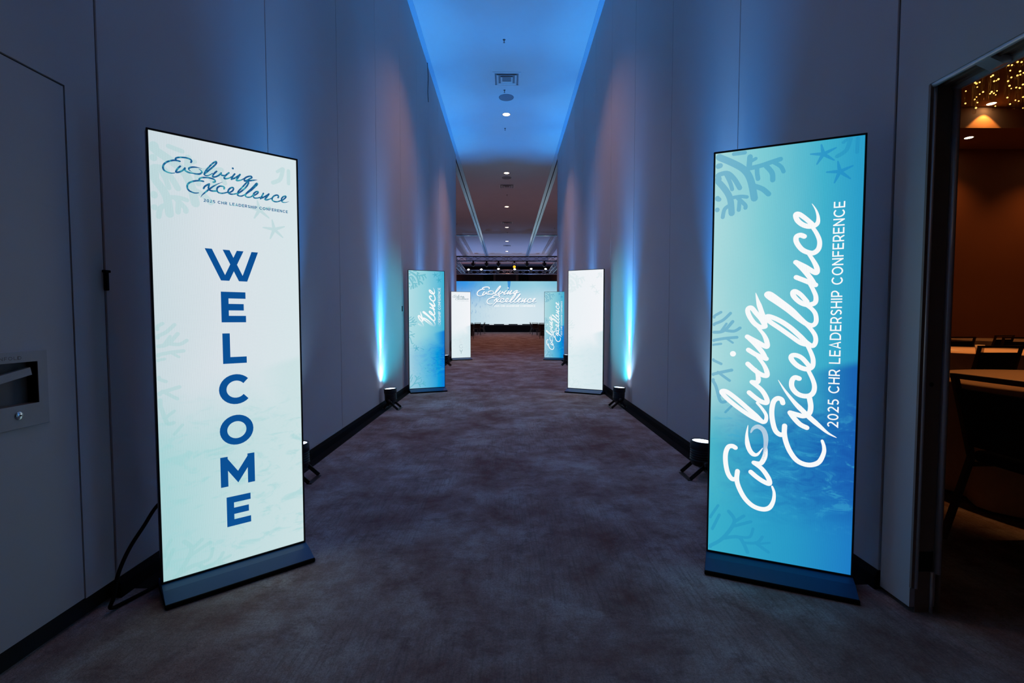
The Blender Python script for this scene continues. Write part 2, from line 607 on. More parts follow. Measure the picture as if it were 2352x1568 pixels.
def finish(t, col, c, strength):
    """dot raster of the LED modules"""
    s = t.sep(c)
    w = []
    for ax in (s[0], s[2]):
        fr = t.math('FRACT', t.math('DIVIDE', ax, 0.0030))
        w.append(t.smooth(t.math('ABSOLUTE', t.math('SUBTRACT', fr, 0.5)), 0.5, 0.25))
    dots = t.math('ADD', t.math('MULTIPLY', t.math('MULTIPLY', w[0], w[1]), 0.22), 0.90)
    t.emit(col, t.math('MULTIPLY', dots, strength))

def art_material(name, kind, strength=1.0, tint=None, fac=0.0, fade=None):
    t = NT(name)
    col, U, V, c = art_colour(t, kind)
    if tint is not None:
        f = fac
        if fade:
            f = t.math('MULTIPLY', t.smooth(V, fade[0], fade[1]), fac)
        col = t.mix(f, col, tint)
    finish(t, col, c, strength)
    return t.m

def logo_dark():
    t = NT('logo_navy_teal')
    nz = t.noise(t.mapping(t.coords(), (60, 1, 60)), 1.0, 2.0)
    t.emit(t.ramp(nz, [(0.40, lin(28, 84, 140)), (0.52, lin(32, 108, 152)), (0.62, lin(62, 160, 178))]), 1.0)
    return t.m

LED = 0.98
WORD=[([(0.7314, -0.0122), (0.747, -0.0065), (0.7506, 0.01), (0.7321, 0.025), (0.6889, 0.0303), (0.6418, 0.025), (0.6047, 0.0134), (0.589, -0.0052), (0.5939, -0.0215)], 1, 1), ([(0.6303, -0.0215), (0.5939, -0.0215), (0.5545, -0.0298), (0.5138, -0.0471), (0.4809, -0.0721), (0.4671, -0.1033), (0.4692, -0.1327), (0.4866, -0.1574), (0.5251, -0.1719), (0.5531, -0.172), (0.5778, -0.165)], 1, 0.55), ([(0.6908, -0.0409), (0.6655, -0.0585), (0.6417, -0.0812), (0.6295, -0.1062)], 1, 1), ([(0.6908, -0.0409), (0.684, -0.0681), (0.6799, -0.0922), (0.6933, -0.1137), (0.7237, -0.1189), (0.7603, -0.1132)], 1, 1), ([(0.8323, 0.0078), (0.7846, -0.0212), (0.7347, -0.0589), (0.6999, -0.0917), (0.675, -0.1161), (0.6421, -0.1522), (0.6143, -0.1839), (0.5969, -0.2162)], 0.1, 0.12), ([(0.8434, -0.0723), (0.8473, -0.0562), (0.8327, -0.0453), (0.8048, -0.0459), (0.7802, -0.0626), (0.7686, -0.0861), (0.7703, -0.1118), (0.7865, -0.1271), (0.8142, -0.1304), (0.8459, -0.1217), (0.8819, -0.1051)], 1, 0.75), ([(0.9026, -0.1066), (0.9325, -0.0821), (0.9448, -0.0599), (0.9433, -0.0427), (0.9293, -0.0402), (0.9076, -0.0556), (0.8909, -0.0792), (0.8864, -0.1031), (0.8986, -0.1204), (0.9284, -0.1224), (0.9601, -0.113), (0.9918, -0.0985)], 0.9, 0.75), ([(0.9918, -0.0985), (1.0004, -0.0726), (1.0321, -0.0317), (1.0642, 0.0097), (1.092, 0.0466), (1.1108, 0.0604), (1.1145, 0.0479), (1.0977, 0.0104), (1.0682, -0.0309), (1.028, -0.0719), (1.0009, -0.0963), (0.9877, -0.1194), (1.0061, -0.1299), (1.0334, -0.1269), (1.0605, -0.1106), (1.0832, -0.0904)], 0.9, 0.75), ([(1.0832, -0.0904), (1.106, -0.0621), (1.143, -0.0211), (1.1759, 0.0204), (1.1997, 0.0519), (1.213, 0.0617), (1.2136, 0.046), (1.1794, 0.0041), (1.1429, -0.0372), (1.106, -0.07), (1.0823, -0.0943), (1.0765, -0.1172), (1.0924, -0.1293), (1.1241, -0.1265), (1.1469, -0.1123), (1.1653, -0.0903)], 0.9, 0.75), ([(1.178, -0.094), (1.2089, -0.0695), (1.2235, -0.0493), (1.2192, -0.0394), (1.2007, -0.0447), (1.1761, -0.0683), (1.1652, -0.0954), (1.173, -0.1226), (1.2001, -0.1258), (1.232, -0.1141), (1.2595, -0.0998)], 0.9, 0.7), ([(1.2847, -0.0507), (1.2681, -0.0859), (1.2498, -0.1234)], 1, 1), ([(1.2507, -0.1214), (1.2774, -0.1052), (1.3169, -0.0768), (1.35, -0.0475)], 0.8, 0.9), ([(1.35, -0.0475), (1.3279, -0.0844), (1.3016, -0.1221), (1.3171, -0.1275), (1.3491, -0.1151), (1.3908, -0.0907)], 1, 0.6), ([(1.4593, -0.0765), (1.4658, -0.0614), (1.4591, -0.0473), (1.4377, -0.0478), (1.4105, -0.0635), (1.3944, -0.0828), (1.3862, -0.1103), (1.4021, -0.13), (1.4331, -0.1338), (1.465, -0.1238), (1.4976, -0.1056)], 1, 0.7), ([(1.5112, -0.1033), (1.5414, -0.0733), (1.5566, -0.0533), (1.5535, -0.0423), (1.529, -0.05), (1.5077, -0.073), (1.5003, -0.0997), (1.5097, -0.1227), (1.5361, -0.1259), (1.568, -0.1174), (1.5961, -0.102)], 0.9, 0.08), ([(0.5107, 0.1746), (0.5169, 0.1875), (0.5107, 0.2046), (0.4811, 0.2149), (0.4372, 0.2146), (0.3901, 0.2048), (0.3639, 0.1875), (0.3654, 0.1684)], 1, 1), ([(0.4026, 0.1637), (0.3624, 0.1659), (0.3246, 0.1554), (0.2792, 0.1302), (0.2493, 0.0959), (0.2408, 0.0578), (0.2528, 0.03), (0.2862, 0.0149), (0.3238, 0.013), (0.3508, 0.0214)], 1, 0.4), ([(0.4059, 0.1087), (0.3859, 0.0845), (0.3684, 0.0558), (0.3626, 0.0324), (0.3885, 0.0376), (0.4261, 0.0641), (0.4504, 0.0977)], 1, 0.9), ([(0.4504, 0.0977), (0.4493, 0.0717), (0.4696, 0.058), (0.4998, 0.0503), (0.5267, 0.048)], 0.9, 0.3), ([(0.62, 0.1244), (0.572, 0.1286), (0.5239, 0.1224), (0.4926, 0.1058), (0.4893, 0.0842), (0.5217, 0.0624)], 0.08, 0.1), ([(0.4726, 0.0613), (0.5121, 0.0533), (0.5652, 0.051), (0.6017, 0.0611), (0.617, 0.0827), (0.6074, 0.1026), (0.5881, 0.1121)], 0.4, 0.3), ([(0.6397, 0.0649), (0.66, 0.1101), (0.6946, 0.1629), (0.7305, 0.2077), (0.7569, 0.2328), (0.7689, 0.2362), (0.7673, 0.2151), (0.7363, 0.1725), (0.6972, 0.1281), (0.6662, 0.0931), (0.6415, 0.0671), (0.6465, 0.0536), (0.6728, 0.0525), (0.7025, 0.0705), (0.7251, 0.0901)], 0.9, 0.5), ([(0.77, 0.1231), (0.7494, 0.0991), (0.732, 0.0732), (0.7288, 0.0508), (0.7515, 0.0534), (0.786, 0.0744), (0.8187, 0.1134)], 1, 0.9), ([(0.8187, 0.1134), (0.8185, 0.0912), (0.8378, 0.0873), (0.8779, 0.0984)], 0.9, 0.5), ([(0.9005, 0.1314), (0.8729, 0.1025), (0.8541, 0.0758), (0.8504, 0.0534), (0.8726, 0.0552), (0.9052, 0.0706), (0.9469, 0.1032)], 1, 0.6), ([(0.9639, 0.1301), (0.941, 0.0946), (0.926, 0.0572)], 1, 1), ([(0.9279, 0.0585), (0.9549, 0.0738), (0.9922, 0.1042), (1.0236, 0.1361)], 0.8, 0.9), ([(1.0236, 0.1361), (1.0009, 0.0959), (0.9799, 0.0575), (1.0026, 0.0568), (1.0354, 0.0704), (1.0659, 0.0951)], 1, 0.5), ([(1.0708, 0.0645), (1.0683, 0.0867), (1.0895, 0.1126), (1.1242, 0.1325), (1.148, 0.1356), (1.1536, 0.1212), (1.1298, 0.102), (1.1037, 0.0812), (1.0732, 0.0646)], 1, 1), ([(1.0694, 0.0678), (1.0967, 0.0676), (1.1391, 0.0819), (1.1816, 0.0954), (1.221, 0.1056)], 1, 0.06)]
DOT=(0.9443,0.1932)
SWIRL=20
CORAL=[([(-0.286, 1.85), (-0.215, 1.81), (-0.163, 1.771), (-0.136, 1.721), (-0.12, 1.641)], 62), ([(-0.154, 1.774), (-0.1, 1.781), (-0.051, 1.793), (-0.021, 1.8)], 42), ([(-0.051, 1.793), (-0.02, 1.769), (-0.008, 1.745)], 36), ([(-0.079, 1.781), (-0.053, 1.746), (-0.049, 1.713)], 44), ([(-0.112, 1.778), (-0.111, 1.751), (-0.107, 1.725)], 40), ([(-0.144, 1.778), (-0.141, 1.826)], 48), ([(-0.138, 1.805), (-0.118, 1.815)], 32), ([(-0.125, 1.697), (-0.089, 1.679), (-0.064, 1.654)], 46), ([(-0.285, 1.757), (-0.236, 1.766), (-0.205, 1.738), (-0.18, 1.693)], 44), ([(-0.238, 1.761), (-0.22, 1.721), (-0.211, 1.69)], 36), ([(-0.282, 1.745), (-0.244, 1.698), (-0.219, 1.65), (-0.211, 1.583)], 56), ([(-0.221, 1.651), (-0.178, 1.655), (-0.15, 1.65)], 34), ([(-0.186, 1.647), (-0.157, 1.616), (-0.155, 1.602)], 36), ([(-0.179, 1.642), (-0.182, 1.595)], 36), ([(-0.214, 1.622), (-0.24, 1.605), (-0.248, 1.568)], 36), ([(-0.207, 1.858), (-0.162, 1.848)], 36), ([(-0.283, 1.8), (-0.263, 1.802)], 50), ([(-0.281, 1.657), (-0.265, 1.65)], 44), ([(-0.28, 1.604), (-0.273, 1.603)], 44), ([(0.188, 1.784), (0.22, 1.806), (0.233, 1.855)], 34), ([(0.257, 1.792), (0.258, 1.852)], 30), ([(0.208, 1.838), (0.23, 1.856)], 26), ([(-0.287, 1.111), (-0.247, 1.135)], 26), ([(-0.286, 1.077), (-0.241, 1.096), (-0.207, 1.13)], 28), ([(-0.285, 1.042), (-0.236, 1.048), (-0.197, 1.092)], 30), ([(-0.245, 1.048), (-0.223, 1.082)], 22), ([(-0.236, 1.053), (-0.192, 1.048), (-0.166, 1.063)], 28), ([(-0.285, 1.003), (-0.231, 1.014), (-0.178, 1.02)], 28), ([(-0.284, 0.983), (-0.244, 0.989)], 22), ([(-0.222, 1.014), (-0.195, 0.995)], 20), ([(-0.283, 0.915), (-0.242, 0.896)], 26), ([(-0.282, 0.845), (-0.241, 0.857), (-0.197, 0.869)], 30), ([(-0.255, 0.857), (-0.223, 0.833), (-0.205, 0.82)], 26), ([(-0.281, 0.821), (-0.263, 0.792), (-0.243, 0.724), (-0.221, 0.721)], 30), ([(-0.244, 0.749), (-0.217, 0.77)], 24), ([(-0.22, 0.672), (-0.19, 0.708)], 22), ([(-0.28, 0.026), (-0.22, 0.076), (-0.172, 0.163), (-0.197, 0.208)], 34), ([(-0.172, 0.163), (-0.133, 0.197)], 30), ([(-0.181, 0.139), (-0.142, 0.157), (-0.104, 0.175)], 30), ([(-0.266, 0.113), (-0.237, 0.185)], 28), ([(-0.277, 0.167), (-0.243, 0.229)], 26), ([(-0.22, 0.076), (-0.156, 0.094), (-0.131, 0.066), (-0.115, 0.03)], 34), ([(-0.151, 0.095), (-0.107, 0.103), (-0.094, 0.144)], 26), ([(-0.131, 0.071), (-0.078, 0.081), (-0.055, 0.113)], 28), ([(-0.083, 0.08), (-0.03, 0.047)], 30), ([(-0.069, 0.078), (-0.026, 0.091)], 22)]
STAR=[((0.138, 1.8), [(0.092, 1.806), (0.13, 1.84), (0.183, 1.82), (0.177, 1.77), (0.116, 1.761)]), ((0.199, 1.72), [(0.152, 1.723), (0.191, 1.762), (0.244, 1.738), (0.236, 1.687), (0.181, 1.676)])]


def draw_wordmark(mb, f, scale, w, y, swirl_mat=None, base_mat=None):
    """'Evolving Excellence' handwriting; f maps (s, t) of the writing to (u, v) of the panel"""
    for i, (pts, a, b) in enumerate(WORD):
        p = smooth_line(pts, 6)
        n = len(p)
        ws = []
        for k in range(n):
            q = k / (n - 1)
            e = 1.0
            if a < 1: e = min(e, a + (1 - a) * min(1, q / 0.35))
            if b < 1: e = min(e, b + (1 - b) * min(1, (1 - q) / 0.35))
            ws.append(w * e)
        if i == SWIRL and swirl_mat is not None:
            mb.mi = swirl_mat
        mb.ribbon([f(*q) for q in p], ws, y - 0.00003 * (i % 2))
        if base_mat is not None:
            mb.mi = base_mat
    d = f(*DOT)
    mb.disc(d[0], d[1], w * 0.62, y, 16)

# ---- block capitals: centre lines in a box of height 1, w = stroke weight
def arc(cx, cy, rx, ry, a0, a1, n=14):
    return [(cx + rx * math.cos(R(a0 + (a1 - a0) * i / n)), cy + ry * math.sin(R(a0 + (a1 - a0) * i / n))) for i in range(n + 1)]
def glyph(ch, w):
    h = w / 2
    t, b = 1 - h, h
    if ch == 'E': return 0.72, [[(0.72, t), (h, t), (h, b), (0.72, b)], [(h, 0.5), (0.66, 0.5)]]
    if ch == 'F': return 0.68, [[(0.68, t), (h, t), (h, 0)], [(h, 0.48), (0.62, 0.48)]]
    if ch == 'L': return 0.70, [[(h, 1), (h, b), (0.70, b)]]
    if ch == 'H': return 0.80, [[(h, 0), (h, 1)], [(0.80 - h, 0), (0.80 - h, 1)], [(h, 0.5), (0.80 - h, 0.5)]]
    if ch == 'I': return w, [[(h, 0), (h, 1)]]
    if ch == 'N': return 0.82, [[(h, 0), (h, 1)], [(0.82 - h, 0), (0.82 - h, 1)], [(h * .7, 1 - h * .6), (0.82 - h * .7, h * .6)]]
    if ch == 'A': return 0.86, [[(h, 0), (0.43, 1 - h * .4), (0.86 - h, 0)], [(0.20, 0.26), (0.66, 0.26)]]
    if ch == 'M': return 1.02, [[(h, 0), (h, 1)], [(1.02 - h, 0), (1.02 - h, 1)], [(h, 1 - h), (0.51, 0.27), (1.02 - h, 1 - h)]]
    if ch == 'W':
        def par(x0, x1, a):
            return ('P', [(x1 - a / 2, 0), (x1 + a / 2, 0), (x0 + a / 2, 1), (x0 - a / 2, 1)])
        a = w * 0.92
        return 1.55, [par(a / 2, 0.53, a), par(1.01, 0.57, a), par(0.60, 1.05, a), par(1.55 - a / 2, 1.10, a)]
    if ch == 'Y': return 0.84, [[(h, 1), (0.42, 0.42), (0.84 - h, 1)], [(0.42, 0.45), (0.42, 0)]]
    if ch == 'O': return 1.0, [arc(0.5, 0.5, 0.5 - h, 0.5 - h, 0, 360, 32)]
    if ch == '0': return 0.74, [arc(0.37, 0.5, 0.37 - h, 0.5 - h, 0, 360, 28)]
    if ch == 'C': return 0.92, [arc(0.5, 0.5, 0.5 - h, 0.5 - h, 42, 318, 24)]
    if ch == 'G': return 0.96, [arc(0.5, 0.5, 0.5 - h, 0.5 - h, 42, 330, 24) + [(0.92 - h, 0.5)]]
    if ch == 'D': return 0.88, [[(h, b), (h, t), (0.40, t)] + arc(0.40, 0.5, 0.48 - h, 0.5 - h, 80, -80, 14) + [(0.40, b), (h, b), (h, t)]]
    if ch in 'PR':
        g = [[(h, 0), (h, t), (0.44, t)] + arc(0.44, 0.65 + h * .4, 0.30 - h, t - 0.65 - h * .4, 80, -80, 10) + [(0.44, 0.30 + h * .8), (h, 0.30 + h * .8)]]
        if ch == 'R': g.append([(0.46, 0.32), (0.74 - h * .6, 0)])
        return 0.74, g
    if ch == 'S': return 0.70, [[(0.64, 0.83)] + arc(0.35, 0.74, 0.30 - h, 0.26 - h, 50, 250, 12) + arc(0.36, 0.27, 0.34 - h, 0.27 - h, 78, -140, 12)]
    if ch == '2': return 0.70, [arc(0.33, 0.68, 0.33 - h, 0.32 - h, 150, -30, 10) + [(0.10, b), (0.70, b)]]
    if ch == '5': return 0.70, [[(0.62, t), (0.16, t), (0.11, 0.56), (0.34, 0.57)] + arc(0.34, 0.31, 0.36 - h, 0.31 - h, 80, -145, 12)]
    return 0.34, []
def draw_text(mb, text, f, cap, w, y, length=None, track=0.16):
    adv = []
    x = 0.0
    for ch in text:
        g = glyph(ch, w)
        adv.append((x, g[1]))
        x += g[0] + track
    tot = x - track
    kx = (length / cap / tot) if length else 1.0
    k = 0
    for x0, strokes in adv:
        for st in strokes:
            k += 1
            if st[0] == 'P':
                mb.face([(lambda q: (q[0], y - 0.00002 * (k % 3), q[1]))(f(((x0 + p[0]) * kx) * cap, p[1] * cap)) for p in st[1]])
                continue
            pts = [f(((x0 + p[0]) * kx) * cap, p[1] * cap) for p in st]
            closed = len(pts) > 20 and abs(pts[0][0] - pts[-1][0]) + abs(pts[0][1] - pts[-1][1]) < 1e-6
            mb.mitre(pts[:-1] if closed else pts, w * cap, y - 0.00002 * (k % 3), closed)
    return tot * cap

# recessed pull: plate rim, pocket, lever, lock
mb = MB()
X = WL + 0.0005
oy0, oy1, oz0, oz1 = 1.390, 1.711, 0.795, 1.052
iy0, iy1, iz0, iz1 = 1.425, 1.675, 0.872, 1.014
O = [(oy0, oz0), (oy1, oz0), (oy1, oz1), (oy0, oz1)]
I = [(iy0, iz0), (iy1, iz0), (iy1, iz1), (iy0, iz1)]
e = 0.002
Oc = [(oy0 + e, oz0 + e), (oy1 - e, oz0 + e), (oy1 - e, oz1 - e), (oy0 + e, oz1 - e)]
XF = X + 0.007
for k in range(4):
    l = (k + 1) % 4
    mb.face([(XF, *Oc[k]), (XF, *Oc[l]), (XF, *I[l]), (XF, *I[k])])
    mb.face([(XF - e, *O[k]), (XF - e, *O[l]), (XF, *Oc[l]), (XF, *Oc[k])])
    mb.face([(X, *O[k]), (X, *O[l]), (XF - e, *O[l]), (XF - e, *O[k])])
    mb.face([(XF, *I[k]), (XF, *I[l]), (X, *I[l]), (X, *I[k])])
plate = mb.build('handle_plate', M_plate, door)
mb = MB()
draw_text(mb, 'MODERNFOLD', lambda x, y: (1.470 + x, 1.0235 + y), 0.0115, 0.16, -(XF + 0.0003), 0.150, 0.26)
eng = mb.build('embossing', M_recess, plate, normals=False)
eng.rotation_euler = (0, 0, R(90))
mb = MB()
a, b, c, d, q = 1.425, 1.675, 0.872, 1.014, WL - 0.032
mb.face([(q, a, c), (q, b, c), (q, b, d), (q, a, d)])
mb.face([(q, b, c), (X + .004, b, c), (X + .004, b, d), (q, b, d)])
mb.face([(q, a, c), (X + .004, a, c), (X + .004, b, c), (q, b, c)])
mb.face([(q, a, d), (X + .004, a, d), (X + .004, b, d), (q, b, d)])
mb.face([(q, a, c), (X + .004, a, c), (X + .004, a, d), (q, a, d)])
mb.build('pocket', M_recess, door, normals=False)
mb = MB()
mb.bar((WL - 0.012, 1.37 + .06, 0.938), (WL - 0.004, 1.655, 0.982), 0.016, 0.026)
mb.build('lever', M_plate, door)
mb = MB()
mt = Matrix.Translation((X + 0.007, 1.603, 0.8385)) @ Matrix.Rotation(R(90), 4, 'Y')
mb.lathe([(0.0, 0.004), (0.011, 0.004), (0.0135, 0.0025), (0.0145, 0.0), (0.0145, -0.004), (0, -0.004)], 28, mt)
lock = mb.build('lock_cylinder', M_chrome, door)
mb = MB()
mb.box(X + 0.0108, X + 0.0114, 1.601, 1.609, 0.8365, 0.8405)
mb.build('keyhole', M_gap, lock)

# ---- framed doorway in the right partition: front lip, dark channel, rear lip
mb = MB()
y = 1.852
# light rounded lips front and rear, standing and overhead
mb.tube([(WR + 0.015, y - 0.010, 0.10), (WR + 0.015, y - 0.010, 2.030)], 0.0065, 10)
mb.tube([(WR + 0.096, y - 0.012, 0.16), (WR + 0.096, y - 0.012, 2.030)], 0.0110, 12)
mb.tube([(WR + 0.080, y - 0.007, 0.00), (WR + 0.080, y - 0.007, 0.165)], 0.0065, 10)
mb.tube([(WR + 0.008, 0.60, 2.032), (WR + 0.008, y - 0.002, 2.032)], 0.0085, 10)
mb.tube([(WR + 0.096, 0.60, 2.024), (WR + 0.096, y - 0.002, 2.024)], 0.0120, 12)
mb.mi = 1
mb.box(WR + 0.020, WR + 0.086, y - 0.003, y - 0.0005, 0.0, 2.035)
mb.box(WR - 0.003, WR + 0.009, y - 0.010, y - 0.0005, 0.10, 2.035)
mb.box(WR + 0.104, WR + 0.112, y - 0.012, y + 0.02, 0.0, 2.035)
mb.box(WR + 0.012, WR + 0.086, 0.60, y - 0.003, 2.036, 2.0395)
mb.box(WR + 0.078, WR + 0.112, 0.60, y + 0.02, 2.029, 2.0395)
mb.box(WR + 0.040, WR + 0.046, 0.60, y - 0.003, 2.029, 2.037)
mb.mi = 2
mb.box(WR + 0.014, WR + 0.084, y - 0.0045, y - 0.003, 0.165, 0.245)
mt = Matrix.Translation((WR + 0.050, y - 0.0035, 0.905)) @ Matrix.Rotation(R(90), 4, 'X')
mb.lathe([(0.0, 0.001), (0.0085, 0.001), (0.0085, 0.0)], 20, mt)
door2 = struct('door_2', mb, [M_metal, M_jambdark, M_gap])
mb = MB()
mb.prism([(WR + 0.012, 2.034), (WR + 0.086, 2.034), (WR + 0.086, 2.012), (WR + 0.06, 2.006), (WR + 0.012, 2.026)], 1.635, 1.685, 'Y')
mb.build('door_catch', M_metal, door2)

# little black latch on the first left joint, and the strip that has come loose high on the left wall
for yl, lab in ((1.978, 'small black latch in the first joint of the left wall by the pass door'),
                (7.487, 'small black latch in a left wall joint beside the half-faded blue poster')):
    mb = MB()
    mb.bbox(WL - 0.004, WL + 0.012, yl - 0.008, yl + 0.008, 1.272, 1.352, 0.003, 1)
    mb.bbox(WL, WL + 0.016, yl - 0.016, yl + 0.012, 1.344, 1.354, 0.002, 1)
    tag(mb.build('seam_latch', M_black), lab, 'latch', 'latches in the wall joints')
mb = MB()
pts = smooth_line([(WL + 0.012, 10.04, H - 0.02), (WL + 0.022, 10.07, 6.05), (WL + 0.014, 10.06, 5.75), (WL + 0.03, 10.02, 5.53)], 5)
mb.tube(pts, 0.006, 6)
tag(mb.build('loose_seal_strip', M_black), 'thin dark seal strip hanging loose from the top of the left wall', 'seal strip')
# ---- frame, base and rear box are the same on all posters
M_frame = plain('poster_frame_black', (0.010, 0.011, 0.013, 1), 0.35)
M_base = plain('poster_base_steel', (0.009, 0.074, 0.205, 1), 0.42, 0.0, 0.3)

def frame_mesh():
    mb = MB()
    mb.bbox(-PW / 2, PW / 2, 0.004, 0.045, PB, PT, 0.006, 2)
    e = 0.0078
    mb.bbox(-PW / 2, -PW / 2 + e, -0.001, 0.012, PB, PT, 0.003, 2)
    mb.bbox(PW / 2 - e, PW / 2, -0.001, 0.012, PB, PT, 0.003, 2)
    mb.bbox(-PW / 2, PW / 2, -0.001, 0.012, PB, PB + 0.0095, 0.003, 2)
    mb.bbox(-PW / 2, PW / 2, -0.001, 0.012, PT - 0.0085, PT, 0.003, 2)
    return mb

def poster(loc, rz, label, kind, art):
    root = empty('led_poster', loc, rz, label, 'LED poster', 'free-standing LED posters')
    frame_mesh().build('frame', M_frame, root)
    mb = MB()
    mb.prism([(-0.118, 0.020), (-0.046, 0.0465), (0.003, 0.0552), (0.046, 0.0552), (0.092, 0.0465), (0.118, 0.020)], -PW / 2, PW / 2)
    mb.build('base', M_base, root)
    mb = MB()
    mb.bbox(-PW / 2 - 0.002, PW / 2 + 0.002, -0.125, 0.125, 0.002, 0.0205, 0.003, 1)
    mb.build('base_skirt', M_black, root)
    mb = MB()
    mb.bbox(-0.16, 0.16, 0.045, 0.075, 0.35, 1.55, 0.006, 1)
    back = mb.build('rear_housing', M_frame, root)
    mb = MB()
    mats = [art_material(kind[0] + '_picture', kind[1], LED * kind[2])]
    mb.face([(-AW / 2, 0.0028, AB), (AW / 2, 0.0028, AB), (AW / 2, 0.0028, AT), (-AW / 2, 0.0028, AT)])
    art(mb, mats)
    mb.build('display', mats, root, normals=False)
    return root

Y0 = 0.0024                     # first artwork layer; each further layer lies a little in front
def sea_life(mb, mats, kind, strength, coral, star, fac, layout='aqua'):
    n = len(mats)
    mats.append(art_material(kind + '_coral', kind, LED * strength, coral, fac))
    mats.append(art_material(kind + '_starfish', kind, LED * strength, star, fac * 1.1))
    lo, hi = -AW / 2 + 0.001, AW / 2 - 0.001
    mb.mi = n
    off = PB                    # traced heights start at the lower edge of the panel
    du, dv, sc = (0, 0, 1) if layout == 'aqua' else (-0.01, -0.05, 1.12)
    for pts, w in CORAL:
        p = [(min(hi, max(lo, u * (1 if layout == 'aqua' else 1.0) + du)), v + off + dv) for u, v in smooth_line(pts, 5)]
        p = [(u, min(v, AT - 0.002)) for u, v in p]
        ww = w * 0.00047 * sc
        p = [(min(hi - ww / 2, max(lo + ww / 2, u)), min(AT - 0.002 - ww / 2, v)) for u, v in p]
        mb.ribbon(p, ww, Y0)
    mb.mi = n + 1
    for c, arms in STAR:
        if layout != 'aqua':
            c = (c[0] - 0.02, c[1] - 0.20)
            arms = [(a[0] - 0.02, a[1] - 0.20) for a in arms]
        for a in arms:
            L = [(c[0] + (a[0] - c[0]) * q, c[1] + off + (a[1] - c[1]) * q) for q in (0, 0.5, 1)]
            mb.ribbon(L, [0.015, 0.012, 0.006], Y0 - 0.0001)

CAPTION = '2025 CHR LEADERSHIP CONFERENCE'
def vertical_wordmark(mb, mats, kind, strength, fade=None):
    n = len(mats)
    white = lin(247, 249, 250)
    mats.append(art_material(kind + '_lettering', kind, LED, white, 1.0, fade))
    mats.append(art_material(kind + '_lettering_swirl', kind, LED, white, 0.45, fade))
    f = lambda s, t: (-t, s + PB)
    mb.mi = n
    draw_wordmark(mb, f, 1.0, 0.0205, Y0 - 0.0003, n + 1, n)
    mb.mi = n
    draw_text(mb, CAPTION, lambda x, y: (0.2215 - y, 0.640 + PB + x), 0.0405, 0.135, Y0 - 0.0003, 0.956, 0.20)

# poster 1: WELCOME
def art_welcome(mb, mats):
    sea_life(mb, mats, 'white', 0.97, lin(150, 208, 208), lin(150, 204, 206), 0.34, 'white')
    n = len(mats)
    mats.append(logo_dark())
    mats.append(glow('welcome_blue', lin(12, 82, 152), LED * 0.95))
    mb.mi = n
    k = 0.488 / 1.36
    f = lambda s, t: (-0.247 + (s - 0.2166) * k, 1.6965 + PB + t * k)
    draw_wordmark(mb, f, k, 0.0068, Y0 - 0.0003)
    draw_text(mb, CAPTION, lambda x, y: (-0.100 + x, 1.603 + PB + y), 0.0125, 0.20, Y0 - 0.0003, 0.341, 0.20)
    mb.mi = n + 1
    for i, ch in enumerate('WELCOME'):
        gw = glyph(ch, 0.215)[0] * 0.1345
        cx = 0.003 if ch != 'C' else -0.001
        v = 1.272 - i * 0.1832 + PB
        draw_text(mb, ch, lambda x, y: (cx - gw / 2 + x, v + y), 0.1345, 0.215, Y0 - 0.0003)

def art_aqua(mb, mats):
    sea_life(mb, mats, 'aqua', 0.95, lin(36, 144, 194), lin(20, 132, 200), 0.52)
    vertical_wordmark(mb, mats, 'aqua', 1.0)

def art_fading(mb, mats):
    sea_life(mb, mats, 'sky', 1.0, lin(70, 175, 195), lin(40, 160, 190), 0.60)
    n = len(mats) - 1
    mb.mi = n
    for cu, cv, r in ((-0.17, 0.695, 0.055), (-0.075, 0.69, 0.034)):
        for k in range(5):
            a = R(90 + 72 * k + 8)
            mb.ribbon([(cu, cv), (cu + r * .5 * math.cos(a), cv + r * .5 * math.sin(a)), (cu + r * math.cos(a), cv + r * math.sin(a))], [0.016, 0.012, 0.004], Y0 - 0.0001)
    rnd = random.Random(4)
    for k in range(46):
        q = rnd.random()
        u = -0.03 + 0.30 * q + rnd.uniform(-.03, .02)
        v = 0.36 + 0.20 * q + rnd.uniform(-.15, .05) * (0.4 + q)
        L = rnd.uniform(0.018, 0.034)
        mb.ribbon([(u, v), (u + L * .5, v - L * .22), (u + L, v - L * .46)], [0.001, 0.007, 0.001], Y0 - 0.0001)
    vertical_wordmark(mb, mats, 'sky', 1.0, (0.515, 0.59))

def art_pale(mb, mats):
    sea_life(mb, mats, 'pale', 1.0, lin(200, 224, 226), lin(190, 220, 222), 0.32, 'white')

def art_strategy(mb, mats):
    n = len(mats)
    mats.append(glow('logo_grey_blue', lin(128, 158, 170), LED))
    mats.append(glow('letter_grey', lin(158, 184, 192), LED))
    mats.append(glow('letter_faint', lin(196, 214, 220), LED))
    mats.append(glow('letter_ghost', lin(216, 228, 233), LED))
    mb.mi = n
    k = 0.475 / 1.36
    f = lambda s, t: (-0.245 + (s - 0.2166) * k, 1.690 + PB + t * k)
    draw_wordmark(mb, f, k, 0.0072, Y0 - 0.0003)
    draw_text(mb, CAPTION, lambda x, y: (-0.095 + x, 1.600 + PB + y), 0.011, 0.14, Y0 - 0.0003, 0.332, 0.20)
    for ch, v, m in (('Y', 0.118, 1), ('G', 0.268, 2), ('E', 0.42, 3)):
        mb.mi = n + m
        gw = glyph(ch, 0.12)[0] * 0.118
        draw_text(mb, ch, lambda x, y: (0.0 - gw / 2 + x, v + PB + y), 0.118, 0.12, Y0 - 0.0003)

def art_blue(mb, mats):
    sea_life(mb, mats, 'sky', 1.0, lin(80, 160, 190), lin(40, 140, 190), 0.6)
    vertical_wordmark(mb, mats, 'sky', 1.0)

